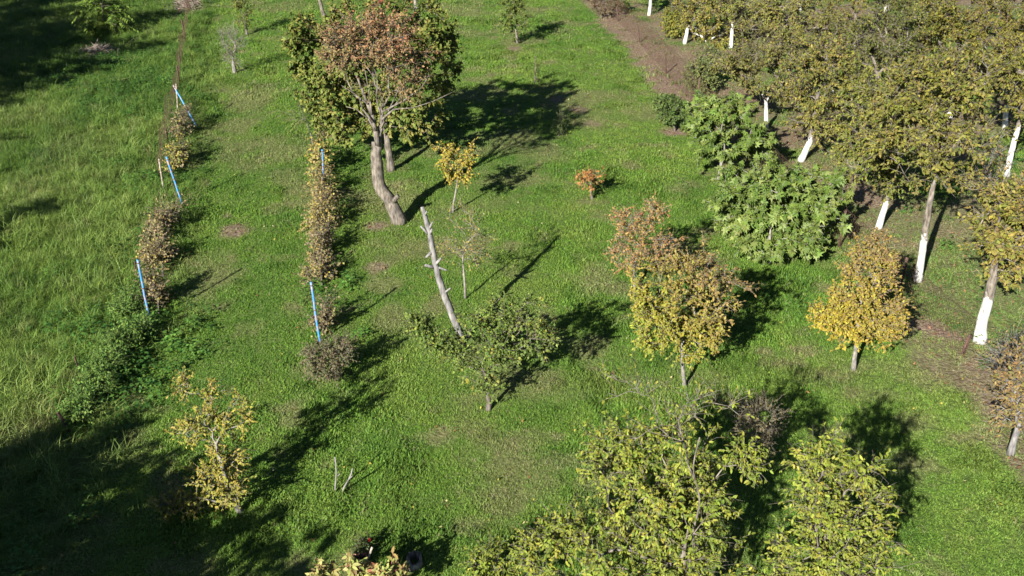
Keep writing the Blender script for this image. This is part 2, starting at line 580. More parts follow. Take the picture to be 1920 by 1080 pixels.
vi = np.where(rg.random(n) < 0.25 * (1 - dy), rg.integers(4, 6, n), rg.integers(0, 4, n))
rot = np.stack([rg.normal(0, 0.15, n), rg.normal(0, 0.15, n), rg.uniform(0, 6.28, n)], 1)
scatter('lawn_grass', 'short mown green grass covering the open lawn', 'grass', np.stack([X, Y, gz(X, Y)], 1), rot, np.stack([sz, sz, sz * (0.8 + 0.5 * fine)], 1), vi, tint, short_src)

# tall uncut grass left of the old fence
tall_src = [tuft('meadow_tuft', 30, 0.28, 0.08, 0.0095, 1.1, 60 + s) for s in range(4)]
x_, y_ = ground_points(11, 62, 44, 5, 2.5)
so, dy, mw, oc = zones(x_, y_)
edge = np.exp(-((x_ - fence_l(y_) - 0.3) / 0.8) ** 2)
p = np.maximum(mw * (1 - 0.75 * so) * (1 - 0.5 * dy) * (0.55 + 0.5 * vnoise(x_, y_, 1.3, 4)), 0.6 * edge * (1 - so))
k = rg.random(len(x_)) < p
x_, y_, dy = x_[k], y_[k], dy[k]
n = len(x_)
hv = fbm(x_, y_, 1.8, 44, 3)
s_ = (0.45 + 0.9 * hv) * rg.uniform(0.75, 1.25, n)
t1 = np.clip(fbm(x_, y_, 3.2, 15, 3) * 1.15 - 0.1 + rg.normal(0, 0.17, n), 0, 1)[:, None]
tint = np.where(t1 < 0.5, np.array((0.065, 0.15, 0.03)) + t1 * 2 * np.array((0.085, 0.105, 0.018)), np.array((0.15, 0.255, 0.048)) + (t1 * 2 - 1) * np.array((0.075, 0.06, 0.03)))
sw = np.clip(dy * rg.uniform(0, 0.9, n) + (rg.random(n) < 0.03) * 0.7, 0, 1)[:, None]
tint = tint * (1 - sw * .8) + np.array((0.28, 0.27, 0.13)) * sw * .8
rot = np.stack([rg.normal(0, 0.25, n), rg.normal(0, 0.25, n), rg.uniform(0, 6.28, n)], 1)
scatter('meadow_grass', 'tall uncut meadow grass beside the old wire fence', 'grass', np.stack([x_, y_, gz(x_, y_)], 1), rot, np.stack([s_, s_, s_ * rg.uniform(0.7, 1.3, n)], 1), rg.integers(0, 4, n), tint, tall_src)

# leafy weeds along the fences
weed_src = [tuft('weed_tuft', 30, 0.28, 0.09, 0.075, 0.8, 80 + s, 'leaf') for s in range(3)]
x_, y_ = ground_points(11, 62, 18, 9, 2.5)
so, dy, mw, oc = zones(x_, y_)
e1 = 0.55 * np.exp(-((x_ - fence_l(y_) + 0.1) / 0.9) ** 2)
e2 = 0.10 * np.exp(-((x_ - fence_r(y_) - 0.3) / 0.7) ** 2)
c1_, c2_ = site(270, 140), site(230, 690)
e3 = 0.9 * (1 - ss(0.6, 1.2, np.hypot((x_ - c1_[0]) / 4.2, (y_ - c1_[1]) / 6))) * mw
e4 = 0.9 * (1 - ss(0.6, 1.2, np.hypot((x_ - c2_[0]) / 1.7, (y_ - c2_[1]) / 3.2)))
e5 = 0.10 * oc * (vnoise(x_, y_, 1.5, 14) > 0.6)
e6 = 0.5 * np.exp(-((x_ + 0.155 * (y_ - 19.9) + 4.3) / 0.5) ** 2) * (y_ > 18.5) * (y_ < 37) * ss(0.4, 0.6, vnoise(x_, y_, 1.0, 19))
k = rg.random(len(x_)) < np.clip(np.maximum.reduce([e1, e2, e3, e4, e5, e6]) * (1 - 0.9 * so) * (0.35 + vnoise(x_, y_, 1.1, 77)), 0, 1)
x_, y_ = x_[k], y_[k]
n = len(x_)
s_ = (0.5 + 0.75 * vnoise(x_, y_, 1.2, 23)) * rg.uniform(0.7, 1.3, n)
t1 = rg.random((n, 1))
tint = np.array((0.05, 0.14, 0.03)) + t1 * np.array((0.08, 0.12, 0.02))
rot = np.stack([rg.normal(0, 0.15, n), rg.normal(0, 0.15, n), rg.uniform(0, 6.28, n)], 1)
scatter('weeds', 'lush leafy green weeds growing along the old fence', 'weeds', np.stack([x_, y_, gz(x_, y_)], 1), rot, np.stack([s_, s_, s_], 1), rg.integers(0, 3, n), tint, weed_src)


# ------------------------------------------------------------------ fallen leaves and straw
def flat_bits(G, x, y, L, W, cols, rgx, lift_=0.03):
    n = len(x)
    az = rgx.uniform(0, 6.28, n)
    d = unit(np.stack([np.cos(az), np.sin(az), rgx.normal(0, 0.35, n)], 1))
    s = unit(np.cross(d, np.stack([rgx.normal(0, 0.4, n), rgx.normal(0, 0.4, n), np.ones(n)], 1)))
    p = np.stack([x, y, gz(x, y) + lift_ + rgx.uniform(0, 0.03, n)], 1)
    v = np.stack([p - d * L[:, None] / 2, p + s * W[:, None] / 2, p + d * L[:, None] / 2, p - s * W[:, None] / 2], 1)
    G.add(v.reshape(-1, 3), (np.arange(n) * 4)[:, None] + np.array([[0, 1, 2, 3]]), np.repeat(np.concatenate([cols, np.ones((n, 1))], 1), 4, 0))


G = Geo()
x_, y_ = ground_points(11, 58, 1.7, 31)
so, dy, mw, oc = zones(x_, y_)
k = rg.random(len(x_)) < (1 - mw) * (0.35 + 0.65 * vnoise(x_, y_, 3, 61))
x_, y_ = x_[k], y_[k]
n = len(x_)
cols = np.array([(0.42, 0.36, 0.07), (0.5, 0.44, 0.2), (0.3, 0.14, 0.06), (0.48, 0.42, 0.28)])[rg.choice(4, n, p=(.4, .3, .2, .1))] * rg.uniform(0.7, 1.2, (n, 1))
flat_bits(G, x_, y_, rg.uniform(0.04, 0.085, n), rg.uniform(0.025, 0.05, n), cols, rg, 0.05)
tag(G.build('fallen_leaves', M_LEAF), 'scattered small yellow and brown leaves fallen on the lawn', 'leaves', kind='stuff')
G = Geo()
x_, y_ = ground_points(12, 58, 34, 37)
so, dy, mw, oc = zones(x_, y_)
k = rg.random(len(x_)) < np.clip(so * 1.1 + oc * 0.4, 0, 1)
x_, y_ = x_[k], y_[k]
n = len(x_)
kind_ = rg.random(n) < 0.45
cols = np.where(kind_[:, None], np.array((0.36, 0.28, 0.18)), np.array((0.24, 0.13, 0.065))) * rg.uniform(0.5, 1.3, (n, 1))
flat_bits(G, x_, y_, np.where(kind_, rg.uniform(0.1, 0.3, n), rg.uniform(0.05, 0.1, n)), np.where(kind_, 0.012, 0.05), cols, rg, 0.02)
tag(G.build('leaf_litter', M_LEAF), 'dry brown leaf litter and straw under the orchard rows', 'leaf litter', kind='stuff')

# ------------------------------------------------------------------ trees
UP = np.array((0, 0, 1.0))


def leaf_faces(G, p, d, nrm, L, W, cols, shape, rgx):
    n = len(p)
    if n == 0:
        return
    s = unit(np.cross(d, nrm))
    nn = np.cross(s, d)
    L_, W_ = L[:, None], W[:, None]
    col = np.concatenate([cols, np.ones((n, 1))], 1)
    if shape == 'diamond':
        v = np.stack([p, p + d * L_ * .45 + s * W_ * .5 + nn * W_ * .16, p + d * L_ - nn * L_ * .12, p + d * L_ * .45 - s * W_ * .5 + nn * W_ * .16], 1)
        G.add(v.reshape(-1, 3), (np.arange(n) * 4)[:, None] + np.array([[0, 1, 2, 3]]), np.repeat(col, 4, 0))
    elif shape == 'oval':
        v = np.stack([p, p + d * L_ * .3 + s * W_ * .46 + nn * W_ * .14, p + d * L_ * .3 - s * W_ * .46 + nn * W_ * .14, p + d * L_ * .68 + s * W_ * .4 + nn * (W_ * .1 - L_ * .05), p + d * L_ * .68 - s * W_ * .4 + nn * (W_ * .1 - L_ * .05),
                      p + d * L_ - nn * L_ * .16, p + d * L_ * .5 - nn * L_ * .02], 1)
        o = (np.arange(n) * 7)[:, None]
        G.add(v.reshape(-1, 3), o + np.array([[0, 1, 6]]), np.repeat(col, 7, 0))
        for q in ([1, 3, 6], [3, 5, 6], [5, 4, 6], [4, 2, 6], [2, 0, 6]):
            G.f.append(o + np.array([q]))
            G.mi.append(np.zeros(n, int))
    elif shape == 'fig':
        # five finger-like lobes round a short stalk
        V = [p]
        for an, r in ((-1.9, .45), (-1.45, .66), (-1.05, .46), (-.75, .86), (-.38, .55), (0, 1.0), (.38, .55), (.75, .86), (1.05, .46), (1.45, .66), (1.9, .45)):
            q = p + (d * math.cos(an) + s * math.sin(an)) * L_ * r * np.where(abs(an) > 0.1, W_ / L_ * 1.25, 1.0) - nn * L_ * (0.22 * r * r + 0.05 * (r > .5))
            V.append(q)
        v = np.stack(V, 1)
        m = len(V)
        o = (np.arange(n) * m)[:, None]
        G.add(v.reshape(-1, 3), o + np.array([[0, 2, 1]]), np.repeat(col, m, 0))
        for j in range(2, m - 1):
            G.f.append(o + np.array([[0, j + 1, j]]))
            G.mi.append(np.zeros(n, int))


def pick_cols(rgx, n, pal, w, jit=0.18):
    pal = np.asarray(pal, float)
    w = np.asarray(w, float) / np.sum(w)
    c = pal[rgx.choice(len(pal), n, p=w)]
    return np.clip(c * rgx.normal(1, jit, (n, 1)) * rgx.normal(1, 0.06, (n, 3)), 0.004, 0.8)


def crown_points(rgx, ells, n, shell):
    vol = np.array([e[3] * e[4] * e[5] for e in ells]) ** 0.7
    idx = rgx.choice(len(ells), n, p=vol / vol.sum())
    E = np.array(ells)[idx]
    d = unit(rgx.normal(0, 1, (n, 3)))
    r = rgx.random(n) ** shell
    r = r * np.where(rgx.random(n) < 0.12, rgx.uniform(1.1, 1.45, n), 1.0)
    return E[:, :3] + d * E[:, 3:] * r[:, None], E[:, :3]


def make_tree(name, label, cat, group, trunk, ells, tips=90, twigs=5, twig_len=0.4, leaves=9, L=0.08, W=0.5, pal=((.1, .14, .03),), pw=(1,), shape='diamond',
              bark=M_BARK, seed=1, paint=0.0, shell=0.42, attach=0.75, droop=0.25, up=0.35, bare=0.0, grad=None, leaf_parts=0, twig_r=0.004, limb=0.55, pinnate=False,
              mat=M_LEAF, plen_cost=0.3, extra_bare=0, stubs=(), cut=False, leaf_down=0.3, sides=10, clump=0.55, holes=0.0):
    """trunk: list of (x, y, z, radius); ells: crown ellipsoids (cx, cy, cz, rx, ry, rz); everything in metres"""
    rgx = np.random.default_rng(seed)
    tr = np.array(trunk, float)
    # resample the trunk
    seg = np.concatenate([[0], np.cumsum(np.linalg.norm(np.diff(tr[:, :3], axis=0), axis=1))])
    m = max(6, int(seg[-1] / 0.14))
    tt = np.linspace(0, seg[-1], m)
    T = np.stack([np.interp(tt, seg, tr[:, k]) for k in range(4)], 1)
    ker = np.array([.25, .5, .25])
    for _ in range(2):
        T[1:-1] = .25 * T[:-2] + .5 * T[1:-1] + .25 * T[2:]
    T[1:-1, :2] += rgx.normal(0, 0.06, (m - 2, 2)) * T[1:-1, 3:4]
    base = T[0, :3].copy()
    T[0, 2] -= 0.06
    root = empty(name, base, label, cat, group)
    # the foot flares out
    rad = T[:, 3] * (1 + 0.22 * np.exp(-tt / (2.2 * T[0, 3] + 1e-6)))
    P = [tuple(q) for q in T[:, :3]]
    par = list(range(-1, m - 1))
    plen = list(tt)
    ok = [q >= attach * seg[-1] for q in tt]
    tipnodes = []
    if tips:
        A, C = crown_points(rgx, ells, tips, shell)
        if holes:                                          # gaps in the crown: leave out whole pockets of twigs
            A, C = crown_points(rgx, ells, int(tips / (1 - holes)), shell)
            hs = 0.28 * np.mean([e[3] for e in ells]) + 0.25
            v_ = vnoise(A[:, 0] + 0.83 * A[:, 2], A[:, 1] - 0.71 * A[:, 2], hs, seed) + 0.6 * vnoise(A[:, 0] - 0.5 * A[:, 2] + 31, A[:, 2] + 0.4 * A[:, 1], hs, seed + 5)
            kp = v_ >= np.quantile(v_, holes)
            A, C = A[kp], C[kp]
        A[:, 2] = np.maximum(A[:, 2], base[2] + 0.15)
        top = T[-1, :3]
        order = np.argsort(np.linalg.norm(A - top, axis=1))
        Pn = np.zeros((m + (len(A) + 4) * 16, 3))
        Pn[:m] = T[:, :3]
        pl = np.full(len(Pn), 1e9)
        pl[:m] = np.where(ok, tt - attach * seg[-1], 1e9)
        nn_ = m
        for ai in order:
            a = A[ai]
            dist = np.linalg.norm(Pn[:nn_] - a, axis=1)
            below = np.maximum(Pn[:nn_, 2] - a[2], 0)
            j = int(np.argmin(dist + plen_cost * pl[:nn_] + 0.5 * below))
            p0 = Pn[j].copy()
            Ls = dist[j]
            pj = par[j] if par[j] >= 0 else j
            d0 = unit(p0 - Pn[pj]) if pj != j else UP
            ctrl = p0 + (d0 * 0.3 + UP * 0.12) * Ls + (a - p0) * 0.25
            kk = min(14, max(2, int(Ls / 0.22)))
            last = j
            mine = []
            for q in range(1, kk + 1):
                t = q / kk
                pt = (1 - t) ** 2 * p0 + 2 * t * (1 - t) * ctrl + t * t * a + (rgx.normal(0, 0.035 * Ls ** 0.5, 3) * (0.6 if q < kk else 0))
                if nn_ >= len(Pn):
                    break
                Pn[nn_] = pt
                par.append(last)
                pl[nn_] = min(pl[last], 1e8) + Ls / kk
                last = nn_
                mine.append(nn_)
                nn_ += 1
            tipnodes.append((mine, C[ai]))
        Pn = Pn[:nn_]
        # pipe-model radii
        acc = np.zeros(nn_)
        child = np.zeros(nn_, int)
        par_ = np.array(par)
        for i in range(nn_ - 1, m - 1, -1):
            if acc[i] == 0:
                acc[i] = (twig_r * 1.5) ** 2.2
            acc[par_[i]] += acc[i]
        r_ = acc ** (1 / 2.2)
        lim = T[-1, 3] * limb
        mx = r_[m:].max() if nn_ > m else 1
        sc = min(1.6, lim / mx) if mx > 0 else 1
        r_[m:] = np.maximum(r_[m:] * sc, twig_r)
        ch = np.arange(m, nn_)
        pr = par_[m:]
        r_start = np.where(pr >= m, r_[pr], r_[m:] * 1.15)
        r_start = np.minimum(r_start, r_[m:] * 1.5)
    if tips:
        kids = [r_[i] for i in range(m, nn_) if par_[i] == m - 1]
        r_top = max(kids) * 1.15 if kids else twig_r * 2
        bl_ = ss(attach * seg[-1] * 0.9, seg[-1], tt)
        rad = rad * (1 - bl_) + np.minimum(rad, r_top) * bl_
    G = Geo()
    hgt = T[:, 2] - base[2]
    at = np.stack([np.clip(paint - 0.05 - hgt, -1, 1) if paint else np.full(m, -1.0), np.zeros(m), np.zeros(m), np.ones(m)], 1)
    G.tube(T[:, :3], rad, sides, 0.09, seed, at)
    for (p0, p1, r0, r1) in stubs:
        G.prisms([p0], [p1], r0, r1, 7, np.array([[-1, 0, 0, 1.0]]), cap=True)
    if tips:
        big = r_[m:] > 0.018
        for sel, sdn in ((big, 6), (~big, 4)):
            hp = np.where(r_[m:][sel] > .03, np.clip(paint - (Pn[ch[sel], 2] - base[2]), -1, 1), -1.0) if paint else np.full(sel.sum(), -1.0)
            G.prisms(Pn[pr[sel]], Pn[ch[sel]], r_start[sel], r_[m:][sel], sdn, np.stack([hp, hp * 0, hp * 0, hp * 0 + 1], 1))
    trunk_o = G.build('trunk', bark, root, smooth=True, origin=base)
    if not tips:
        return root, trunk_o, None
    # twigs and leaves
    S, D0, CC = [], [], []
    for mine, c in tipnodes:
        if not mine:
            continue
        lo = 0 if len(mine) < 4 else int(len(mine) * (1 - clump))
        ids = rgx.integers(lo, len(mine), twigs)
        ids[0] = len(mine) - 1
        q = Pn[[mine[i] for i in ids]]
        S.append(q)
        out = unit(q - c)
        ax = unit(Pn[mine[-1]] - Pn[par_[mine[0]]])
        D0.append(unit(rgx.normal(0, 0.55, (twigs, 3)) + out * 0.45 + ax * 0.5 + UP * up))
        CC.append(np.repeat(c[None], twigs, 0))
    S, D0, CC = np.concatenate(S), np.concatenate(D0), np.concatenate(CC)
    nt = len(S)
    ln = twig_len * rgx.uniform(0.45, 1.25, nt)
    mid = S + D0 * (ln * 0.55)[:, None]
    d2 = unit(D0 - UP * droop + rgx.normal(0, 0.15, (nt, 3)))
    end = mid + d2 * (ln * 0.5)[:, None]
    Gt = Geo()
    neg = np.tile(np.array([[-1, 0, 0, 1.0]]), (nt, 1))
    Gt.prisms(S, mid, twig_r, twig_r * 0.8, 3, neg)
    Gt.prisms(mid, end, twig_r * 0.8, twig_r * 0.4, 3, neg)
    if extra_bare:
        e = rgx.choice(nt, extra_bare)
        d3 = unit(D0[e] + rgx.normal(0, 0.5, (extra_bare, 3)) + UP * 0.3)
        e1 = mid[e] + d3 * (twig_len * rgx.uniform(0.4, 1.2, extra_bare))[:, None]
        Gt.prisms(mid[e], e1, twig_r, twig_r * 0.5, 3, np.tile(np.array([[-1, 0, 0, 1.0]]), (extra_bare, 1)))
    tag(Gt.build('twigs', bark, trunk_o, origin=base), kind='stuff')
    has = np.where(rgx.random(nt) >= bare)[0]
    if leaves:
        ti = np.repeat(has, leaves)
        n = len(ti)
        t = rgx.uniform(0.12, 1.0, n)
        if pinnate:
            t = np.tile(np.linspace(0.2, 1.0, leaves), len(has))
        p = np.where(t[:, None] < 0.55, S[ti] + (mid - S)[ti] * (t / 0.55)[:, None], mid[ti] + (end - mid)[ti] * ((t - 0.55) / 0.45)[:, None])
        tw = np.where(t[:, None] < 0.55, D0[ti], d2[ti])
        if pinnate:
            side = unit(np.cross(tw, UP)) * np.where(np.tile(np.arange(leaves) % 2, len(has)), 1, -1)[:, None]
            d = unit(side + tw * 0.45 - UP * 0.25 + rgx.normal(0, 0.08, (n, 3)))
            nrm = unit(UP + rgx.normal(0, 0.15, (n, 3)))
        else:
            d = unit(rgx.normal(0, 0.7, (n, 3)) + tw * 0.55 - UP * leaf_down + unit(p - CC[ti]) * 0.35)
            nrm = unit(rgx.normal(0, 0.45, (n, 3)) + UP * 0.75 + unit(p - CC[ti]) * 0.45 - np.array(sd)[None] * 0.35)
        Lf = L * rgx.uniform(0.5, 1.3, n)
        if grad is None:
            tc = pick_cols(rgx, nt, pal, pw, 0.1)
            lc = pick_cols(rgx, n, pal, pw, 0.16)
            cols = tc[ti] * 0.5 + lc * 0.5
            cols = cols * rgx.normal(1, 0.12, (n, 1)).clip(0.6, 1.5)
        else:
            g_ = np.clip(grad(p) + rgx.normal(0, 0.13, nt)[ti] + rgx.normal(0, 0.1, n), 0, 0.999)
            palA = np.asarray(pal, float)
            ff = g_ * (len(palA) - 1)
            i0 = ff.astype(int)
            cols = palA[i0] + (palA[np.minimum(i0 + 1, len(palA) - 1)] - palA[i0]) * (ff - i0)[:, None]
            cols = cols * rgx.normal(1, 0.2, (n, 1)).clip(0.5, 1.6) * rgx.normal(1, 0.06, (n, 3))
        cols = np.clip(cols, 0.005, 0.7)
        Wf = Lf * W
        if leaf_parts:
            # the leaves that lie outermost towards sun and sky are objects of their own
            score = (p - CC[ti]) @ np.array((-0.25, -0.75, 0.6)) + rgx.normal(0, 0.25, n)
            top_ = np.argsort(-score)[:leaf_parts * 3]
            top_ = rgx.permutation(top_)[:leaf_parts]
            rest = np.setdiff1d(np.arange(n), top_)
        else:
            rest = np.arange(n)
        Gl = Geo()
        leaf_faces(Gl, p[rest], d[rest], nrm[rest], Lf[rest], Wf[rest], cols[rest], shape, rgx)
        cr = Gl.build('crown', mat, root, smooth=False, origin=base)
        if leaf_parts:
            shared = []
            for c in pick_cols(rgx, 6, pal, pw, 0.15):
                g1 = Geo()
                leaf_faces(g1, np.zeros((1, 3)), np.array([[0, 1.0, 0]]), np.array([[0, 0, 1.0]]), np.array([1.0]), np.array([W]), c[None], shape, rgx)
                shared.append(g1.mesh('leaf', mat))
            for i in top_:
                o = bpy.data.objects.new('leaf', shared[int(rgx.integers(6))])
                yv = Vector(d[i])
                xv = yv.cross(Vector(nrm[i])).normalized()
                zv = xv.cross(yv)
                from mathutils import Matrix
                mt = Matrix((xv, yv, zv)).transposed().to_4x4()
                o.matrix_local = Matrix.Translation(Vector(p[i] - base)) @ mt @ Matrix.Scale(float(Lf[i]), 4)
                o.parent = root
                COL.objects.link(o)
    return root, trunk_o, base


def px_trunk(b, pts):
    """trunk from photo positions: b = foot; pts = (px, py, radius, dY)"""
    f = site(*b[:2])
    out = [(f[0], f[1], f[2], b[2])]
    for q in pts:
        P_, _ = lift(q[0], q[1], f[1] + (q[3] if len(q) > 3 else 0))
        out.append((*P_, q[2]))
    return out, f


def px_ell(Y, px, py, rx, ry, ryd=None, dY=0.0):
    c_, s_ = lift(px, py, Y + dY)
    return (*c_, rx * s_, (ryd if ryd else rx) * s_, ry * s_)


# palettes (reflectance)
OLIVE = ((.185, .18, .03), (.135, .16, .026), (.255, .225, .042), (.215, .155, .05), (.075, .10, .02))
OLIVE_W = (3, 2.2, 2.2, 1.2, 1)
YGREEN = ((.22, .25, .035), (.15, .20, .03), (.32, .31, .05), (.10, .14, .025))
GREEN = ((.075, .125, .02), (.12, .16, .03), (.20, .21, .045), (.05, .085, .018))

# -- the bent old tree with the rust red crown
tk, f = px_trunk((748, 417, 0.2), [(742, 398, .185), (734, 378, .18), (721, 363, .18), (711, 352, .175), (708, 335, .17), (707, 310, .17), (704, 283, .165)])
e_ = []
Yb = f[1]
e_ = [px_ell(Yb, 685, 75, 85, 55, 80), px_ell(Yb, 640, 95, 42, 42, 55), px_ell(Yb, 740, 95, 56, 48, 70), px_ell(Yb, 735, 150, 60, 22, 50)]


def red_grad(p):
    c = e_[0]
    return 0.55 - 0.20 * (p[:, 2] - c[2]) - 0.12 * (p[:, 0] - c[0])


FAN = [((713, 255), (720, 225), (737, 190), (748, 165)), ((714, 240), (728, 212), (750, 185), (760, 150)), ((715, 225), (738, 205), (775, 202), (812, 190), (850, 172)), ((704, 245), (690, 222), (668, 205), (650, 200)),
       ((697, 215), (694, 190), (690, 160), (684, 130)), ((714, 215), (706, 185), (708, 150), (700, 120)), ((716, 205), (730, 180), (728, 150), (735, 120)), ((700, 230), (680, 205), (672, 180), (640, 160)), ((716, 210), (755, 190), (790, 165), (805, 140)), ((690, 195), (665, 178), (650, 150), (648, 120))]
# two bare shoots carry the crown above the sawn-off stub
st_top, _ = lift(712, 255, Yb)
stub = [(tuple(lift(704, 288, Yb)[0]), tuple(lift(702, 266, Yb)[0]), .11, .085), (tuple(lift(736, 380, Yb - .05)[0]), tuple(lift(746, 367, Yb - .2)[0]), .08, .06)]
qq = [lift(*v, Yb - .15)[0] for v in ((709, 272), (704, 245), (697, 215), (688, 190), (678, 165), (668, 140))]
stub += [(tuple(qq[i]), tuple(qq[i + 1]), .085 - .012 * i, .073 - .012 * i) for i in range(5)]
for fi, ln_ in enumerate(FAN):
    fp = [lift(*v, Yb - .2 - .1 * (fi % 3))[0] for v in ln_]
    fr = [.03, .022, .014, .009, .006]
    stub += [(tuple(fp[i]), tuple(fp[i + 1]), fr[i], fr[i + 1]) for i in range(len(fp) - 1)]
tk += [(*lift(711, 268, Yb)[0], .10), (*lift(714, 240, Yb)[0], .07), (*lift(716, 205, Yb)[0], .06), (*lift(717, 175, Yb)[0], .045)]
make_tree('pollard_tree', 'old bent grey trunk tree with bare limbs under a rust red crown', 'tree', None, tk, e_, tips=130, twigs=8, twig_len=.5, leaves=12, L=.075, W=.6,
          pal=((.34, .10, .05), (.32, .18, .085), (.27, .17, .085), (.21, .155, .065), (.14, .135, .04)), grad=red_grad, seed=3, attach=.8, bare=.12, twig_r=.005, extra_bare=90, stubs=stub, shell=.5, limb=.6, bark=M_BARK, sides=14)
# -- the round leafy tree just behind it
tk, f = px_trunk((734, 320, 0.125), [(731, 295, .115), (727, 272, .11), (722, 230, .09)])
Yr = f[1]
e2 = [px_ell(Yr, 620, 130, 70, 95, 85, .3), px_ell(Yr, 700, 60, 110, 65, 100, .6), px_ell(Yr, 800, 120, 58, 85, 80, .2), px_ell(Yr, 640, 210, 70, 48, 70, .3), px_ell(Yr, 770, 215, 62, 42, 70, .2), px_ell(Yr, 700, 150, 80, 80, 90, .8), px_ell(Yr, 590, 80, 45, 55, 60, .3), px_ell(Yr, 790, 60, 55, 40, 60, .6)]
make_tree('pear_tree', 'broad round olive green tree standing behind the bent trunk', 'tree', None, tk, e2, tips=330, twigs=11, twig_len=.36, clump=.3, holes=.25, leaves=11, L=.12, W=.66,
          pal=((.15, .18, .035), (.10, .145, .025), (.23, .225, .05), (.29, .235, .07), (.06, .10, .018)), pw=(3, 2.4, 1.8, .9, 2), seed=4, shell=.3, up=.1, droop=.5, leaf_down=.55, attach=.6)
# -- trees whose tops show behind the round tree
tk, f = px_trunk((612, 40, .12), [(604, 20, .1), (598, -5, .08), (596, -30, .06)])
make_tree('slender_tree', 'slender dark trunk rising behind the round olive green tree', 'tree', None, tk, [px_ell(f[1], 640, -60, 60, 45), px_ell(f[1], 590, -70, 40, 40)], tips=60, twigs=6, leaves=8, L=.1, pal=GREEN, pw=(2, 2, 2, 1), seed=5)
tk, f = px_trunk((781, 19, .09), [(778, 0, .085), (774, -25, .07), (770, -60, .05)])
make_tree('slender_tree', 'pale slim trunk beyond the round olive green tree on the lawn', 'tree', None, tk, [px_ell(f[1], 770, -80, 42, 36)], tips=40, twigs=6, leaves=8, L=.1, pal=YGREEN, pw=(2, 2, 1, 1), seed=6, bark=M_PALE)

# -- small lawn trees
tk, f = px_trunk((849, 398, .035), [(850, 380, .033), (855, 362, .03), (857, 340, .025)])
make_tree('quince_sapling', 'small golden yellow tree with a slim curved pale stem', 'tree', None, tk, [px_ell(f[1], 857, 308, 36, 26), px_ell(f[1], 834, 280, 14, 22), px_ell(f[1], 880, 288, 18, 20), px_ell(f[1], 857, 335, 20, 14)], tips=55, twigs=5, twig_len=.25, leaves=9,
          L=.075, W=.6, pal=((.36, .28, .04), (.28, .25, .04), (.42, .30, .05), (.22, .2, .04)), pw=(3, 2, 1.5, 1), seed=7, bark=M_PALE, twig_r=.0045)
tk, f = px_trunk((872, 560, .03), [(872, 525, .028), (868, 505, .025), (868, 480, .02)])
make_tree('wispy_sapling', 'thin see through sapling with sparse straw yellow leaves behind the leaning dead trunk', 'tree', None, tk, [px_ell(f[1], 872, 470, 40, 34), px_ell(f[1], 882, 425, 24, 38), px_ell(f[1], 858, 415, 16, 30)], tips=46, twigs=5, twig_len=.35, leaves=4,
          L=.055, W=.5, pal=((.34, .27, .06), (.25, .22, .05), (.32, .2, .07)), pw=(2, 2, 1), seed=8, bark=M_PALE, bare=.15, twig_r=.004)
tk, f = px_trunk((1110, 374, .04), [(1109, 362, .035), (1107, 352, .03)])
make_tree('orange_shrub', 'tiny bright orange red shrub alone on the lawn', 'shrub', None, tk, [px_ell(f[1], 1104, 338, 22, 13), px_ell(f[1], 1128, 325, 5, 7), px_ell(f[1], 1099, 325, 6, 8)], tips=26, twigs=5, twig_len=.2, leaves=7, L=.075, W=.6,
          pal=((.36, .16, .05), (.34, .19, .06), (.30, .12, .05), (.28, .22, .08)), pw=(2, 2, 1, .8), seed=9, twig_r=.004)
tk, f = px_trunk((970, 82, .07), [(969, 65, .06), (966, 50, .05)])
make_tree('young_plum', 'small upright green tree alone on the far lawn', 'tree', None, tk, [px_ell(f[1], 963, 30, 20, 34), px_ell(f[1], 985, 32, 8, 12), px_ell(f[1], 962, 5, 18, 18)], tips=60, twigs=6, twig_len=.35, leaves=9, L=.1, pal=GREEN, pw=(3, 2, 2, 1), seed=10)
tk, f = px_trunk((1003, 156, .03), [(1004, 135, .025), (1003, 106, .015)])
make_tree('thin_sapling', 'thin dark sapling at the edge of the round tree shadow', 'sapling', None, tk, [px_ell(f[1], 1005, 140, 5, 22)], tips=18, twigs=4, twig_len=.2, leaves=6, L=.07, pal=GREEN, pw=(2, 1, 1, 2), seed=11, attach=.2)
tk, f = px_trunk((1048, 255, .02), [(1049, 230, .015), (1050, 205, .01)])
make_tree('tall_weed', 'wispy pale green tall weed on the lawn', 'weed', None, tk, [px_ell(f[1], 1049, 235, 10, 24)], tips=24, twigs=5, twig_len=.25, leaves=6, L=.06, W=.25, pal=((.15, .19, .06), (.12, .17, .05)), pw=(1, 1), seed=12, attach=.1, twig_r=.003)
tk, f = px_trunk((463, 66, .06), [(461, 50, .05), (457, 36, .04)])
make_tree('young_plum', 'small loose leafy tree beside the far end of the old fence', 'tree', None, tk, [px_ell(f[1], 455, 28, 14, 24), px_ell(f[1], 446, 5, 14, 14)], tips=40, twigs=5, twig_len=.4, leaves=7, L=.09, pal=((.14, .16, .03), (.2, .2, .04), (.09, .12, .02)), pw=(2, 1, 1), seed=13)
tk, f = px_trunk((440, 137, .10), [(438, 118, .07), (434, 98, .05)])
make_tree('twiggy_sapling', 'pale twiggy nearly leafless sapling near the old fence', 'tree', None, tk, [px_ell(f[1], 434, 80, 24, 34), px_ell(f[1], 436, 112, 14, 18)], tips=70, twigs=6, twig_len=.4, leaves=3, L=.05, W=.35, pal=((.26, .24, .12), (.2, .2, .08)), pw=(1, 1), seed=14, bark=M_PALE, bare=.3, attach=.25, twig_r=.004)
tk, f = px_trunk((587, 273, .025), [(583, 250, .02), (575, 232, .015)])
make_tree('walnut_sapling', 'slim sapling with feathery compound leaves beside the middle vine row', 'sapling', None, tk, [px_ell(f[1], 568, 215, 26, 16), px_ell(f[1], 582, 225, 22, 14)], tips=12, twigs=3, twig_len=.7, leaves=16, L=.15, W=.3, pal=((.11, .15, .035), (.16, .19, .05)), pw=(2, 1), seed=15, pinnate=True, bark=M_PALE, droop=.5)
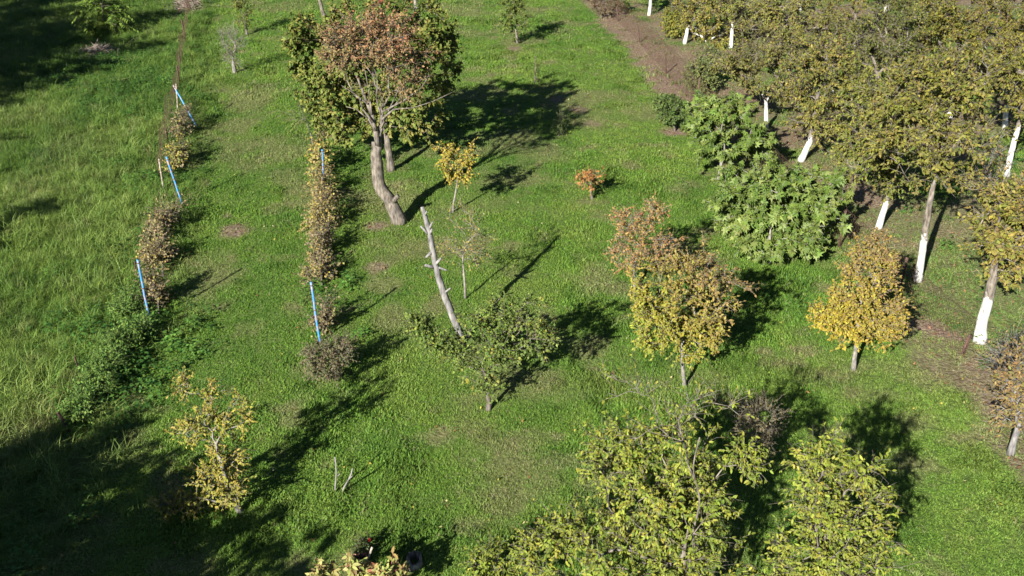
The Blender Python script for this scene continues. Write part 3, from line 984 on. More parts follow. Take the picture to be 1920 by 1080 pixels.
tk, f = px_trunk((200, 62, .06), [(196, 45, .05), (192, 20, .045), (190, -5, .04)])
make_tree('sumac_sapling', 'bright green sapling with large feathery leaves in the shaded corner', 'sapling', None, tk, [px_ell(f[1], 190, 10, 34, 40), px_ell(f[1], 198, 40, 28, 20)], tips=46, twigs=3, twig_len=1.0, leaves=22, L=.26, W=.3, pal=((.13, .21, .035), (.18, .25, .05)), pw=(2, 1), seed=16, pinnate=True, droop=.7, attach=.2)

# -- the leaning dead trunk
Yd = site(868, 640)[1]
tk, f = px_trunk((868, 640, .088), [(852, 600, .084), (832, 550, .078), (818, 505, .072), (812, 470, .066), (804, 430, .062), (797, 405, .05), (792, 388, .042)])
sb = []
for (a0, b0, a1, b1, r) in ((817, 502, 797, 515 - 18, .045), (818, 500, 838, 517 - 10, .03), (812, 470, 798, 486 - 3, .04), (813, 500, 827, 484, .045), (806, 442, 789, 424, .035), (804, 432, 811, 416, .03), (806, 440, 810, 430, .04), (832, 550, 845, 540, .03), (797, 405, 800, 396, .025)):
    sb.append((tuple(lift(a0, b0, f[1])[0]), tuple(lift(a1, b1, f[1] - .12)[0]), r, r * .6))
make_tree('dead_trunk', 'bare grey leaning dead trunk with sawn branch stubs', 'tree trunk', None, tk, [], tips=0, bark=M_DEAD, seed=20, stubs=sb, sides=12)

# -- vase shaped green apple tree in the middle
tk, f = px_trunk((915, 769, .055), [(917, 752, .05), (915, 735, .045)])
Ya = f[1]
make_tree('apple_tree', 'low spreading green apple tree with one long limb reaching over the lawn', 'tree', None, tk,
          [px_ell(Ya, 915, 722, 24, 14, 24), px_ell(Ya, 905, 690, 46, 22, 44), px_ell(Ya, 930, 660, 62, 28, 60, .2), px_ell(Ya, 965, 615, 50, 36, 55, .4), px_ell(Ya, 900, 620, 46, 30, 50, .4), px_ell(Ya, 1010, 635, 22, 42, 34, .3), *[px_ell(Ya, 858, 662, 26, 14, 22)] * 4, *[px_ell(Ya, 820, 635, 24, 13, 20)] * 5, *[px_ell(Ya, 787, 613, 16, 11, 16)] * 6, *[px_ell(Ya, 1012, 640, 20, 36, 30, .3)] * 2, px_ell(Ya, 925, 575, 34, 24, 34, .6), px_ell(Ya, 1000, 575, 16, 26, 20, .6)],
          tips=210, twigs=6, twig_len=.26, leaves=9, L=.064, W=.62, pal=((.14, .20, .04), (.10, .155, .03), (.22, .26, .055), (.34, .30, .05), (.06, .10, .022)), pw=(3, 2.5, 1.6, .4, 1.5), seed=21, shell=.55, bare=.05, limb=.7, twig_r=.004)

# -- autumn trees on the right of the lawn
tk, f = px_trunk((1192, 545, .04), [(1186, 515, .036), (1190, 490, .03), (1197, 470, .025)])
make_tree('cherry_sapling', 'thin russet brown leaved tree behind the yellow lawn tree', 'tree', None, tk, [px_ell(f[1], 1200, 450, 42, 36), px_ell(f[1], 1228, 400, 22, 26), px_ell(f[1], 1175, 420, 28, 24), px_ell(f[1], 1245, 470, 26, 26), px_ell(f[1], 1170, 480, 26, 24)], tips=120, twigs=6, twig_len=.3, leaves=7,
          L=.065, W=.5, pal=((.33, .19, .07), (.27, .16, .07), (.36, .26, .08), (.24, .2, .05), (.3, .12, .06)), pw=(2, 2, 1.5, 1, .8), seed=22, bark=M_PALE, bare=.1, twig_r=.0045)
tk, f = px_trunk((1284, 728, .045), [(1281, 705, .042), (1279, 680, .04), (1279, 650, .038), (1278, 620, .03)])
Yy = f[1]


def yel_grad(p):
    c, s_ = lift(1280, 575, Yy)
    return 0.42 + 0.30 * (p[:, 2] - c[2]) + 0.26 * (p[:, 0] - c[0])


make_tree('yellow_tree', 'rounded yellow and bronze autumn tree with a slim pale trunk', 'tree', None, tk, [px_ell(Yy, 1280, 560, 88, 66, 80), px_ell(Yy, 1330, 600, 48, 52, 55), px_ell(Yy, 1235, 600, 48, 50, 55), px_ell(Yy, 1290, 635, 58, 28, 50), px_ell(Yy, 1320, 510, 50, 36, 50), px_ell(Yy, 1225, 530, 40, 40, 50)],
          tips=170, twigs=10, twig_len=.3, clump=.35, holes=.25, leaves=10, L=.07, W=.55, pal=((.24, .26, .035), (.27, .25, .035), (.27, .225, .045), (.25, .185, .06), (.21, .145, .065)), grad=yel_grad, seed=23, shell=.4, bark=M_PALE, attach=.5)
tk, f = px_trunk((1600, 694, .055), [(1602, 672, .05), (1606, 645, .048), (1609, 600, .04), (1620, 540, .028)])
Yo = f[1]


def ora_grad(p):
    c, s_ = lift(1610, 560, Yo)
    return 0.40 + 0.24 * (p[:, 2] - c[2]) + 0.16 * (p[:, 0] - c[0])


make_tree('golden_tree', 'cone shaped golden orange tree with a straight grey trunk', 'tree', None, tk, [*[px_ell(Yo, 1612, 606, 72, 24, 60)] * 2, *[px_ell(Yo, 1560, 590, 30, 16, 26)] * 3, px_ell(Yo, 1618, 565, 66, 38, 56), px_ell(Yo, 1628, 515, 52, 40, 46), px_ell(Yo, 1638, 470, 36, 28, 34), *[px_ell(Yo, 1670, 590, 22, 18, 24)] * 2],
          tips=270, twigs=7, twig_len=.26, leaves=10, L=.062, W=.65, pal=((.36, .28, .035), (.31, .26, .035), (.28, .215, .045), (.24, .17, .06), (.20, .14, .07)), grad=ora_grad, seed=24, shell=.38, bark=M_PALE, attach=.45)

# -- the two fig trees and the dark shrub by the fence
tk, f = px_trunk((1446, 494, .065), [(1443, 480, .06), (1440, 460, .055), (1445, 430, .05)])
Yf = f[1]
FIG = ((.15, .205, .04), (.10, .16, .027), (.20, .245, .065), (.06, .11, .02))
make_tree('fig_tree', 'large spreading fig tree with big glossy lobed leaves and a pale trunk', 'tree', None, tk, [px_ell(Yf, 1455, 385, 108, 56, 95, .8), px_ell(Yf, 1380, 390, 52, 42, 50, .4), px_ell(Yf, 1535, 400, 56, 46, 60, .9), px_ell(Yf, 1460, 430, 70, 36, 60, .3), px_ell(Yf, 1420, 340, 70, 34, 70, 1.4), px_ell(Yf, 1530, 345, 50, 30, 60, 1.6), *[px_ell(Yf, 1455, 455, 80, 20, 46, -.1)] * 3, px_ell(Yf, 1395, 430, 40, 20, 40, .2)],
          tips=300, twigs=4, twig_len=.3, leaves=9, L=.175, W=.6, pal=FIG, pw=(3, 2.4, 2, 1), shape='fig', mat=M_FIG, seed=25, shell=.3, bark=M_PALE, leaf_parts=280, leaf_down=.75, up=.4, droop=.1, twig_r=.012, holes=.08)
tk, f = px_trunk((1347, 342, .055), [(1349, 325, .05), (1352, 305, .048), (1358, 280, .04)])
Yg = f[1]
make_tree('fig_tree', 'smaller rounded fig tree beside the rusty fence, behind the spreading one', 'tree', None, tk, [px_ell(Yg, 1365, 245, 72, 50, 70, .4), px_ell(Yg, 1330, 225, 40, 36, 50, .4), px_ell(Yg, 1410, 265, 44, 32, 50, .5), px_ell(Yg, 1350, 200, 40, 24, 40, .8), px_ell(Yg, 1345, 280, 36, 20, 40, .2)],
          tips=150, twigs=4, twig_len=.3, leaves=9, L=.175, W=.6, pal=FIG, pw=(3, 3, 1.5, 1.5), shape='fig', mat=M_FIG, seed=26, shell=.3, bark=M_PALE, leaf_parts=200, leaf_down=.75, up=.4, droop=.1, twig_r=.012, holes=.08)
tk, f = px_trunk((1265, 246, .04), [(1264, 235, .035), (1262, 222, .03)])
make_tree('laurel_shrub', 'dense dark green shrub at the foot of the rusty fence', 'shrub', None, tk, [px_ell(f[1], 1262, 212, 28, 26), px_ell(f[1], 1280, 222, 18, 20), px_ell(f[1], 1248, 200, 14, 16)], tips=70, twigs=6, twig_len=.3, leaves=8, L=.1, W=.6, pal=((.06, .10, .025), (.09, .14, .035), (.13, .17, .05)), pw=(2, 2, 1), seed=27)

tk, f = px_trunk((1266, 72, .05), [(1265, 60, .045), (1264, 48, .035)])
make_tree('hazel_shrub', 'rounded yellow green shrub beyond the far rusty fence', 'shrub', None, tk, [px_ell(f[1], 1258, 42, 16, 22), px_ell(f[1], 1272, 50, 14, 18)], tips=60, twigs=6, twig_len=.35, leaves=9, L=.11, W=.6, pal=((.19, .2, .035), (.25, .22, .04), (.12, .15, .03)), pw=(2, 1.5, 1.5), seed=28, attach=.2)
tk, f = px_trunk((1318, 172, .06), [(1317, 160, .05), (1316, 145, .04)])
make_tree('elder_shrub', 'grey green elder shrub between the rusty fence and the orchard trees', 'shrub', None, tk, [px_ell(f[1], 1312, 140, 26, 26), px_ell(f[1], 1332, 115, 28, 26), px_ell(f[1], 1325, 160, 24, 18)], tips=110, twigs=6, twig_len=.35, leaves=8, L=.1, W=.5, pal=((.10, .13, .04), (.14, .165, .055), (.2, .2, .06)), pw=(2, 2, 1.2), seed=29, attach=.2)
tk, f = px_trunk((1128, 34, .03), [(1128, 26, .025), (1128, 18, .02)])
make_tree('withered_bush', 'reddish brown dry bush at the far corner of the rusty fence', 'bush', None, tk, [px_ell(f[1], 1128, 8, 20, 16), px_ell(f[1], 1150, 4, 14, 14), px_ell(f[1], 1115, -5, 16, 14)], tips=70, twigs=6, twig_len=.35, leaves=7, L=.08, W=.5, pal=((.19, .115, .07), (.14, .10, .06), (.22, .16, .08), (.1, .13, .04)), pw=(2, 2, 1, .8), seed=49, attach=.2)
tk, f = px_trunk((1160, 22, .02), [(1160, 16, .018), (1161, 10, .014)])
make_tree('laurel_shrub', 'small fresh green shrub beside the reddish brown dry bush', 'shrub', None, tk, [px_ell(f[1], 1168, 12, 10, 9)], tips=26, twigs=5, twig_len=.25, leaves=8, L=.09, W=.6, pal=((.09, .15, .03), (.13, .18, .04)), pw=(1, 1), seed=53, attach=.2)
# tall nettles and docks crowding the near end of the old fence
for i, (nx_, ny_, lab) in enumerate(((262, 640, 'nettle clump just below the foot of the long blue post'), (226, 668, 'dark nettle clump between the blue post and the thin rusty fence post'), (200, 705, 'tall nettle clump beside the thin rusty fence post'), (182, 745, 'dense nettle clump between the two rusty fence posts'), (160, 785, 'nettle clump right behind the leaning rusty fence post'), (245, 590, 'nettle clump at the meadow side of the withered vine'))):
    tk, f = px_trunk((nx_, ny_, .015), [(nx_, ny_ - 12, .012), (nx_, ny_ - 22, .01)])
    make_tree('nettle_clump', lab, 'weeds', 'nettle clumps along the old fence', tk, [px_ell(f[1], nx_, ny_ - 22, 24, 20, 40), px_ell(f[1], nx_ - 14, ny_ - 10, 20, 14, 30)], tips=70, twigs=5, twig_len=.3, leaves=8, L=.06, W=.5, pal=((.09, .175, .035), (.13, .22, .04), (.18, .25, .055), (.06, .12, .025)), pw=(2, 2, 1, 1), seed=210 + i, attach=.1, leaf_down=.4, twig_r=.003, bark=M_WEED)

# -- the orchard behind the right hand fence: whitewashed trunks in rows
ORCH = [  # foot px, trunk points, whitewash height, label, crown ellipses (px, py, rx, ry), seed, palette weights, tips
    ((1836, 640, .17), [(1842, 600, .15), (1852, 565, .15), (1858, 540, .14), (1864, 500, .12), (1872, 455, .10)], 1.25, 'thick whitewashed orchard tree beside the short rusty fence post',
     [(1885, 400, 60, 48), (1850, 440, 36, 30), (1910, 470, 46, 46), (1885, 520, 34, 24), (1930, 400, 60, 60)], 30, (2, 1.5, 2, 2.4, .8), 150),
    ((1721, 527, .125), [(1727, 485, .12), (1735, 430, .11), (1742, 385, .10), (1752, 340, .09), (1762, 300, .07)], 1.35, 'tall straight whitewashed orchard tree with a golden olive crown',
     [(1740, 190, 90, 80), (1680, 270, 70, 60), (1790, 250, 66, 70), (1740, 320, 70, 36), (1690, 180, 70, 60), (1800, 150, 70, 56)], 31, (3, 1.6, 3, 1.8, .8), 260),
    ((1647, 428, .115), [(1655, 400, .11), (1665, 372, .10), (1672, 345, .09), (1672, 310, .07)], .9, 'leaning whitewashed orchard tree behind the golden cone shaped tree',
     [(1650, 290, 60, 40), (1630, 240, 50, 50), (1690, 330, 40, 40), (1610, 300, 40, 30)], 32, (3, 2.4, 1.6, 1, 1.4), 140),
    ((1500, 302, .14), [(1510, 285, .13), (1520, 262, .12), (1524, 235, .12), (1528, 205, .10), (1535, 170, .08)], .85, 'slanting half whitewashed orchard tree just behind the spreading fig tree',
     [(1530, 150, 66, 56), (1490, 190, 50, 40), (1570, 190, 54, 44), (1540, 240, 44, 28), (1560, 120, 60, 46)], 33, (2.4, 3, 1.6, .8, 1.4), 210),
    ((1436, 243, .11), [(1436, 225, .10), (1437, 208, .10), (1436, 190, .08)], 1.3, 'forked whitewashed orchard tree seen above the smaller fig tree',
     [(1420, 135, 60, 44), (1380, 120, 40, 36), (1460, 140, 46, 40), (1430, 90, 56, 40)], 34, (2.4, 1.6, 2, 1.4, 1), 150),
    ((1284, 82, .12), [(1287, 66, .11), (1289, 52, .10), (1294, 40, .08)], 0.85, 'forked whitewashed orchard tree at the far rusty fence',
     [(1320, 30, 44, 40), (1350, 70, 44, 36), (1310, -10, 50, 36)], 35, (2, 2, 2, 1.6, 1), 130),
    ((1217, 29, .12), [(1219, 15, .11), (1220, 0, .10), (1220, -20, .08)], 1.2, 'whitewashed orchard tree farthest along the rusty fence',
     [(1230, -45, 56, 36), (1190, -40, 36, 30), (1265, 0, 26, 30)], 36, (2, 1, 2, 2, 1), 90),
    ((1886, 333, .12), [(1893, 300, .12), (1903, 260, .11), (1915, 215, .10), (1922, 180, .08)], 1.75, 'tall slanting whitewashed orchard tree in the second row',
     [(1930, 130, 60, 50), (1880, 110, 56, 46), (1940, 190, 40, 40)], 37, (3, 1.6, 2.4, 2, .8), 150),
    ((1884, 243, .13), [(1885, 225, .12), (1886, 205, .11), (1888, 180, .09)], .9, 'short whitewashed orchard trunk under hanging olive leaves',
     [(1880, 60, 60, 60), (1840, 90, 50, 46), (1920, 50, 56, 56)], 38, (2, 2.4, 1.6, 1.6, 1), 150),
    ((1604, 318, .07), [(1612, 290, .065), (1618, 268, .06), (1620, 240, .05)], .12, 'thin unpainted orchard tree with a brown stem',
     [(1620, 205, 44, 36), (1600, 160, 44, 36), (1650, 150, 40, 36)], 39, (2.4, 2.4, 2, 1.4, 1), 110),
    ((1640, 215, .13), [(1642, 195, .12), (1644, 170, .11), (1646, 140, .09)], 0.5, 'olive green orchard tree in the middle of the second row',
     [(1640, 70, 66, 54), (1600, 90, 46, 40), (1690, 90, 50, 46), (1650, 20, 60, 40)], 40, (2, 3, 1.4, 1, 1.6), 170),
    ((1780, 225, .13), [(1782, 200, .12), (1784, 175, .11), (1786, 140, .09)], 0.5, 'greener orchard tree behind the tall straight one',
     [(1770, 60, 66, 50), (1810, 40, 56, 46), (1740, 90, 46, 40), (1780, 10, 60, 40)], 41, (1.6, 3, 1.4, .8, 2), 160),
    ((1480, 150, .13), [(1482, 130, .12), (1483, 18, .08), (1484, 90, .08)], 0.4, 'bushy olive orchard tree behind the slanting one',
     [(1490, 30, 60, 46), (1450, 50, 46, 36), (1530, 40, 50, 40), (1480, 0, 60, 36)], 42, (2.4, 2, 2, 1.4, 1), 150),
    ((1370, 90, .12), [(1372, 72, .11), (1373, 55, .1), (1374, 40, .08)], 1.2, 'loose olive orchard tree with a whitewashed foot near the far fence',
     [(1390, -10, 52, 40), (1360, 5, 40, 32), (1420, 10, 44, 34)], 43, (2, 2, 2, 2, 1), 110),
    ((1600, 90, .12), [(1602, 70, .11), (1603, 50, .1), (1604, 30, .08)], 0.5, 'yellowish orchard tree at the far side of the second row',
     [(1600, -30, 56, 44), (1560, -10, 44, 36), (1640, -20, 50, 40)], 44, (2, 1.6, 3, 1.4, .8), 110),
    ((1730, 90, .12), [(1732, 70, .11), (1733, 50, .1), (1734, 30, .08)], 0.5, 'dense green olive orchard tree at the far side of the rows',
     [(1730, -30, 60, 46), (1700, -10, 44, 36), (1780, -20, 50, 40)], 45, (1.6, 3, 1.4, .8, 1.8), 110),
    ((1880, 95, .12), [(1882, 70, .11), (1883, 50, .1), (1884, 30, .08)], 0.4, 'brownish orchard tree at the far side of the rows',
     [(1880, -30, 60, 46), (1850, -10, 44, 36), (1920, -10, 50, 44)], 46, (2, 1, 2, 3, 1), 110),
    ((1500, 20, .12), [(1502, 5, .11), (1503, -15, .1), (1504, -30, .08)], 1.1, 'pale olive orchard tree in the last row beyond the others',
     [(1500, -75, 56, 40), (1450, -65, 44, 34), (1550, -70, 50, 36)], 47, (2, 1, 3, 2, .6), 90),
    ((1560, 175, .11), [(1561, 155, .1), (1562, 135, .09), (1562, 110, .08)], .5, 'orchard tree with greyish olive leaves between the bushy one and the middle one',
     [(1560, 80, 56, 44), (1590, 60, 46, 38), (1530, 95, 40, 34)], 54, (3, 2, 1, 1.6, 1.6), 120),
    ((1700, 150, .11), [(1701, 130, .1), (1702, 110, .09), (1702, 90, .08)], .5, 'leafy orchard tree filling the gap behind the tall straight one',
     [(1700, 45, 56, 44), (1670, 110, 46, 38), (1730, 130, 44, 36)], 55, (2.4, 2.6, 1.6, 1, 1.4), 120),
    ((1840, 170, .11), [(1841, 150, .1), (1842, 130, .09), (1842, 110, .08)], .5, 'tawny orchard tree between the slanting one and the greener one',
     [(1830, 130, 52, 44), (1850, 180, 40, 34), (1800, 190, 36, 30)], 56, (2, 1, 2.6, 2.4, .8), 120),
    ((1440, 70, .11), [(1441, 52, .1), (1442, 35, .09), (1442, 20, .08)], .5, 'rounded orchard tree between the loose one and the bushy one',
     [(1430, 0, 52, 40), (1400, 50, 40, 34), (1450, 70, 40, 30)], 57, (2.4, 2, 1.6, 1.6, 1.2), 110),
    ((1660, 30, .11), [(1661, 14, .1), (1662, -4, .09), (1662, -20, .08)], .5, 'orchard tree closing the last row behind the yellowish one',
     [(1660, -70, 60, 44), (1600, -80, 50, 40), (1720, -80, 54, 42)], 58, (2, 2.4, 1.6, 1.4, 1.2), 100),
    ((1860, 420, .055), [(1857, 395, .05), (1856, 360, .045), (1855, 330, .035)], 0, 'thin pale nearly bare sapling among the orchard trees',
     [(1855, 290, 26, 36), (1860, 330, 20, 20)], 48, (1, .5, 2, 3, .3), 40),
]
ORNG = np.random.default_rng(77)
for b, pts, paint, label, ells, seed, w, tips in ORCH:
    tk, f = px_trunk((b[0], b[1], b[2] * .78), [(q[0], q[1], q[2] * .78) for q in pts])
    thin = tips <= 40
    make_tree('orchard_tree', label, 'tree', 'orchard trees behind the fence', tk, [px_ell(f[1], q[0], q[1], q[2] * 1.12, q[3] * 1.08, ryd=q[2]) for q in ells], tips=tips if thin else int(tips * .8), twigs=6 if thin else 10, twig_len=.36, clump=.3, leaves=3 if thin else 10, L=.1, W=.5, pal=np.array(OLIVE) * ORNG.uniform(.82, 1.12) * np.array((ORNG.uniform(.9, 1.12), 1, ORNG.uniform(.9, 1.4)))[None], pw=w,
              seed=seed, paint=paint, shell=.42, bare=.5 if thin else .22, holes=0 if thin else .38, attach=.62, limb=.8, twig_r=.0065, extra_bare=130, leaf_down=.45, bark=M_PALE if thin else M_BARK)

# forks of whitewash, brown scrub on the far right
tk, f = px_trunk((1894, 852, .07), [(1899, 830, .065), (1906, 808, .06), (1915, 780, .05)])
make_tree('orchard_tree', 'small grey stemmed tree with withered brown leaves by the lawn edge', 'tree', None, tk, [px_ell(f[1], 1905, 740, 34, 44), px_ell(f[1], 1935, 700, 50, 50), px_ell(f[1], 1895, 790, 20, 22)], tips=110, twigs=6, twig_len=.3, leaves=7, L=.075, pal=((.22, .14, .06), (.27, .19, .07), (.17, .13, .05), (.2, .2, .05)), pw=(2, 2, 2, 1), seed=50, bark=M_DEAD, bare=.2, extra_bare=80)
tk, f = px_trunk((1880, 700, .03), [(1882, 690, .025), (1884, 680, .02)])
make_tree('dry_bramble', 'tangled dry bramble at the foot of the thick whitewashed tree', 'bush', None, tk, [px_ell(f[1], 1880, 680, 40, 22), px_ell(f[1], 1910, 660, 36, 30)], tips=70, twigs=6, twig_len=.4, leaves=3, L=.06, pal=((.25, .18, .09), (.2, .16, .06), (.14, .17, .05)), pw=(2, 1, 1), seed=51, bark=M_DEAD, bare=.3, attach=.1)

# -- the big plum trees in front, and the yellow sapling
YP = ((.205, .24, .03), (.15, .20, .028), (.27, .285, .045), (.095, .14, .022), (.31, .27, .04))
tk, f = px_trunk((1290, 1225, .11), [(1285, 1170, .10), (1280, 1110, .08), (1280, 1050, .06), (1290, 990, .04)])
Yq = f[1]
make_tree('plum_tree', 'large yellow green plum tree with bare twigs poking from its top', 'tree', None, tk,
          [px_ell(Yq, 1215, 930, 130, 60, 110, .8), px_ell(Yq, 1180, 850, 80, 50, 80, 1.3), px_ell(Yq, 1280, 840, 70, 60, 80, 1.4), px_ell(Yq, 1060, 1010, 90, 44, 90, .5), px_ell(Yq, 1040, 1055, 70, 34, 70, .2), px_ell(Yq, 1130, 1050, 120, 50, 100), px_ell(Yq, 1310, 950, 60, 70, 80, .6), px_ell(Yq, 1270, 1060, 120, 50, 110), px_ell(Yq, 1400, 850, 24, 34, 40, 1.0)],
          tips=320, twigs=7, twig_len=.3, holes=.14, leaves=12, L=.07, W=.42, pal=YP, pw=(3, 2.4, 2, 1.6, .8), shape='oval', seed=60, shell=.5, droop=.45, leaf_down=.6, bare=.1, twig_r=.0042, extra_bare=220, limb=.8, bark=M_BARK)
BT = Geo()
tk, f2 = px_trunk((1560, 1230, .09), [(1550, 1170, .08), (1545, 1110, .065), (1540, 1060, .05), (1530, 1000, .035)])
Yw = f2[1]
make_tree('plum_tree', 'lower plum tree with long bare shoots and hanging yellow green leaves', 'tree', None, tk,
          [px_ell(Yw, 1530, 880, 50, 60, 60, .8), px_ell(Yw, 1580, 950, 80, 50, 80, .5), px_ell(Yw, 1530, 975, 50, 40, 60, .5), px_ell(Yw, 1560, 1050, 110, 44, 90), px_ell(Yw, 1440, 1060, 50, 30, 50), px_ell(Yw, 1650, 1000, 34, 22, 36, .4), px_ell(Yw, 1620, 880, 14, 40, 24, .6)],
          tips=200, twigs=7, twig_len=.32, holes=.2, leaves=10, L=.07, W=.42, pal=YP, pw=(3, 2, 2.4, 1.2, .6), shape='oval', seed=61, shell=.5, droop=.45, leaf_down=.6, bare=.1, twig_r=.0042, extra_bare=130, limb=.8, bark=M_BARK)
# bare grey upper limbs
tk, f3 = px_trunk((1310, 1215, .03), [(1318, 1100, .026), (1296, 1000, .022), (1316, 940, .018), (1296, 880, .014), (1312, 820, .009)])
make_tree('plum_tree', 'bare grey limbs of a half dead plum rising above the yellow green one', 'tree', None, tk, [px_ell(f3[1], 1180, 740, 46, 44, 50, 1.2), px_ell(f3[1], 1300, 760, 36, 44, 50, 1.2), px_ell(f3[1], 1365, 770, 36, 36, 50, 1.2), px_ell(f3[1], 1240, 800, 60, 40, 50, 1.0)], tips=34, twigs=4, twig_len=.34, leaves=4, L=.07, W=.4, pal=YP, pw=(2, 1, 2, 1, 1), shape='oval', seed=62, bare=.4, bark=M_BARK, twig_r=.0048, limb=1.3, attach=.45, shell=.8, plen_cost=.2)
tk, f = px_trunk((1425, 905, .03), [(1425, 870, .028), (1425, 830, .02)])
make_tree('withered_bush', 'withered greyish brown twiggy bush behind the plum trees', 'bush', None, tk, [px_ell(f[1], 1425, 790, 40, 34, 36), px_ell(f[1], 1415, 830, 30, 26, 30)], tips=70, twigs=7, twig_len=.28, leaves=5, L=.045, W=.6, pal=((.16, .13, .075), (.12, .105, .06), (.2, .17, .07)), pw=(2, 2, 1), seed=63, bark=M_BARK, bare=.2, attach=.2)
tk, f = px_trunk((452, 962, .055), [(440, 940, .05), (425, 905, .045), (415, 870, .04)])
Ys = f[1]
make_tree('apricot_sapling', 'leaning young tree with sparse yellow leaves between light and shadow', 'tree', None, tk, [px_ell(Ys, 425, 865, 48, 50, 45, .2), px_ell(Ys, 395, 790, 42, 44, 40, .3), px_ell(Ys, 350, 720, 12, 26, 16, .4), px_ell(Ys, 395, 730, 10, 26, 16, .4), px_ell(Ys, 455, 780, 12, 40, 20, .3), px_ell(Ys, 340, 955, 44, 26, 30), px_ell(Ys, 350, 815, 20, 20, 20, .2), px_ell(Ys, 305, 945, 20, 12, 20), px_ell(Ys, 425, 915, 34, 24, 34), px_ell(Ys, 390, 895, 34, 22, 30)],
          tips=170, twigs=5, twig_len=.24, leaves=8, L=.06, W=.5, pal=((.29, .265, .04), (.23, .24, .038), (.34, .28, .06), (.16, .19, .035), (.30, .22, .055)), pw=(3, 2, 1, 1, 1), seed=64, shell=.6, bark=M_PALE, shape='oval', twig_r=.004, attach=.55)
tk, f = px_trunk((905, 1110, .05), [(905, 1095, .045), (905, 1080, .04)])
make_tree('privet_bush', 'small yellow green bush at the edge of the plum tree shade', 'bush', None, tk, [px_ell(f[1], 905, 1055, 34, 26, 40), px_ell(f[1], 930, 1075, 34, 26, 40), px_ell(f[1], 985, 1070, 30, 26, 40)], tips=50, twigs=6, twig_len=.26, leaves=9, L=.06, W=.45, pal=YP, pw=(2, 3, 1, 2, .5), shape='oval', seed=65, attach=.3)

# ------------------------------------------------------------------ trees that stand outside the picture and throw their shade into it
OFF = [((-26.2, 33), 9, 3.0), ((-30.2, 39.5), 9, 3.2), ((-33, 46), 9, 3.4), ((-31, 35), 9, 3.4), ((-35, 41), 9, 3.4), ((-29, 33.5), 8, 2.8), ((-28.6, 36.4), 9, 2.3), ((-32.5, 38.5), 9, 3.0), ((-19.0, 18.0), 6.5, .9), ((-25.4, 27.6), 6.9, 1.1), ((-23.8, 23.4), 6.4, .9),
       ((-11, 6.2), 5.0, 1.7), ((-9.5, 8.2), 3.9, 1.3), ((-13, 8.0), 4.8, 1.5), ((-8.5, 5.8), 4.6, 1.4), ((-14.5, 6.5), 5.0, 1.7), ((-8.0, 6.6), 4.2, 1.3), ((-7.9, 5.4), 4.5, 1.3)]
for i, ((x, y), h, r) in enumerate(OFF):
    z = float(gz(x, y))
    big = r > 1.4
    make_tree('shade_tree', 'bushy dark green tree shading the meadow edge' if big else 'narrow dark green tree beside the meadow', 'tree', 'bushy trees around the meadow' if big else 'narrow trees beside the meadow',
              [(x, y, z, .02 * h), (x + .1, y, z + h * .25, .015 * h), (x, y + .1, z + h * .45, .01 * h)],
              [(x, y, z + h * .66, r, r, h * .33), (x + r * .3, y - r * .2, z + h * .5, r * .8, r * .8, h * .25)], tips=250 if big else 70, twigs=7, twig_len=.6 if big else .35, leaves=9, L=.18 if big else .13, W=.65, pal=GREEN, pw=(2, 2, 1, 2), seed=170 + i, shell=.35)

# ------------------------------------------------------------------ vine rows, posts, fences
VINE = ((.30, .235, .085), (.25, .20, .105), (.18, .145, .085), (.42, .34, .06), (.17, .20, .045))


def vine(px, py, ells, label, pw, seed, tips=40, leaves=8, L=.06, bare=.15, ryk=4.5, dY=0.0):
    tk, f = px_trunk((px, py, .03), [(px - 1, py - 12, .025), (px - 2, py - 24, .02)])
    make_tree('grape_vine', label, 'grape vine', 'grape vines on the trellis rows', tk, [px_ell(f[1], q[0], q[1], q[2] * .78, q[3], q[2] * ryk, dY) for q in ells], tips=int(tips * 1.2), twigs=5, twig_len=.42, leaves=leaves, L=L, W=.85, pal=VINE, pw=pw, seed=seed, attach=.2, bare=bare, twig_r=.004, leaf_down=.5, shell=.6)


vine(612, 262, [(606, 235, 10, 22), (604, 215, 8, 12)], 'dry brown grape vine under the round olive green tree', (1, 2, 3, .3, .4), 100, 30)
vine(606, 318, [(602, 280, 18, 20), (600, 300, 18, 14)], 'yellow leaved grape vine around the upright blue post', (1.5, 1, 1, 3, 3), 101, 45, 8, .08)
vine(608, 372, [(604, 345, 17, 20), (606, 360, 17, 14)], 'grape vine with golden brown leaves in the middle trellis row', (3, 2, 1, 2, .8), 102, 60)
vine(608, 425, [(603, 395, 18, 22), (595, 420, 14, 12)], 'bushy golden grape vine in the middle trellis row beside the yellow one', (4, 2, 1, 2, .6), 103, 60)
vine(606, 480, [(604, 450, 15, 22), (602, 475, 12, 18)], 'fading brown grape vine in the middle trellis row near the bent tree', (1.5, 2.5, 3, .5, .3), 104, 45)
vine(604, 535, [(603, 505, 11, 22), (588, 515, 12, 12)], 'brown grape vine with a few yellow leaves beside the blue and rust post', (1, 2, 3, .8, .5), 105, 38, ryk=3, dY=.4)
vine(614, 610, [(610, 590, 9, 20), (612, 615, 9, 12)], 'small dry grape vine at the foot of the blue and rust post', (.5, 2, 3, .1, .3), 106, 26)
vine(350, 252, [(343, 228, 14, 16), (345, 245, 14, 12)], 'dry brown grape vine under the slanting blue post', (.6, 2, 3, .2, .4), 107, 40)
vine(340, 312, [(330, 290, 14, 14), (334, 305, 12, 10)], 'grape vine with pale yellow leaves between two blue posts', (.6, 1, 2, 2, 3), 108, 34, 8, .08)
vine(312, 440, [(306, 410, 18, 22), (300, 435, 20, 20)], 'dry tan grape vine heaped over the old fence', (1.2, 3, 2.5, .2, .2), 109, 70)
vine(306, 520, [(298, 480, 18, 26), (296, 510, 18, 24)], 'tangled tan and yellow grape vine beside the long blue post', (1.6, 3, 2, .7, .3), 110, 80, ryk=2.2, dY=.7)
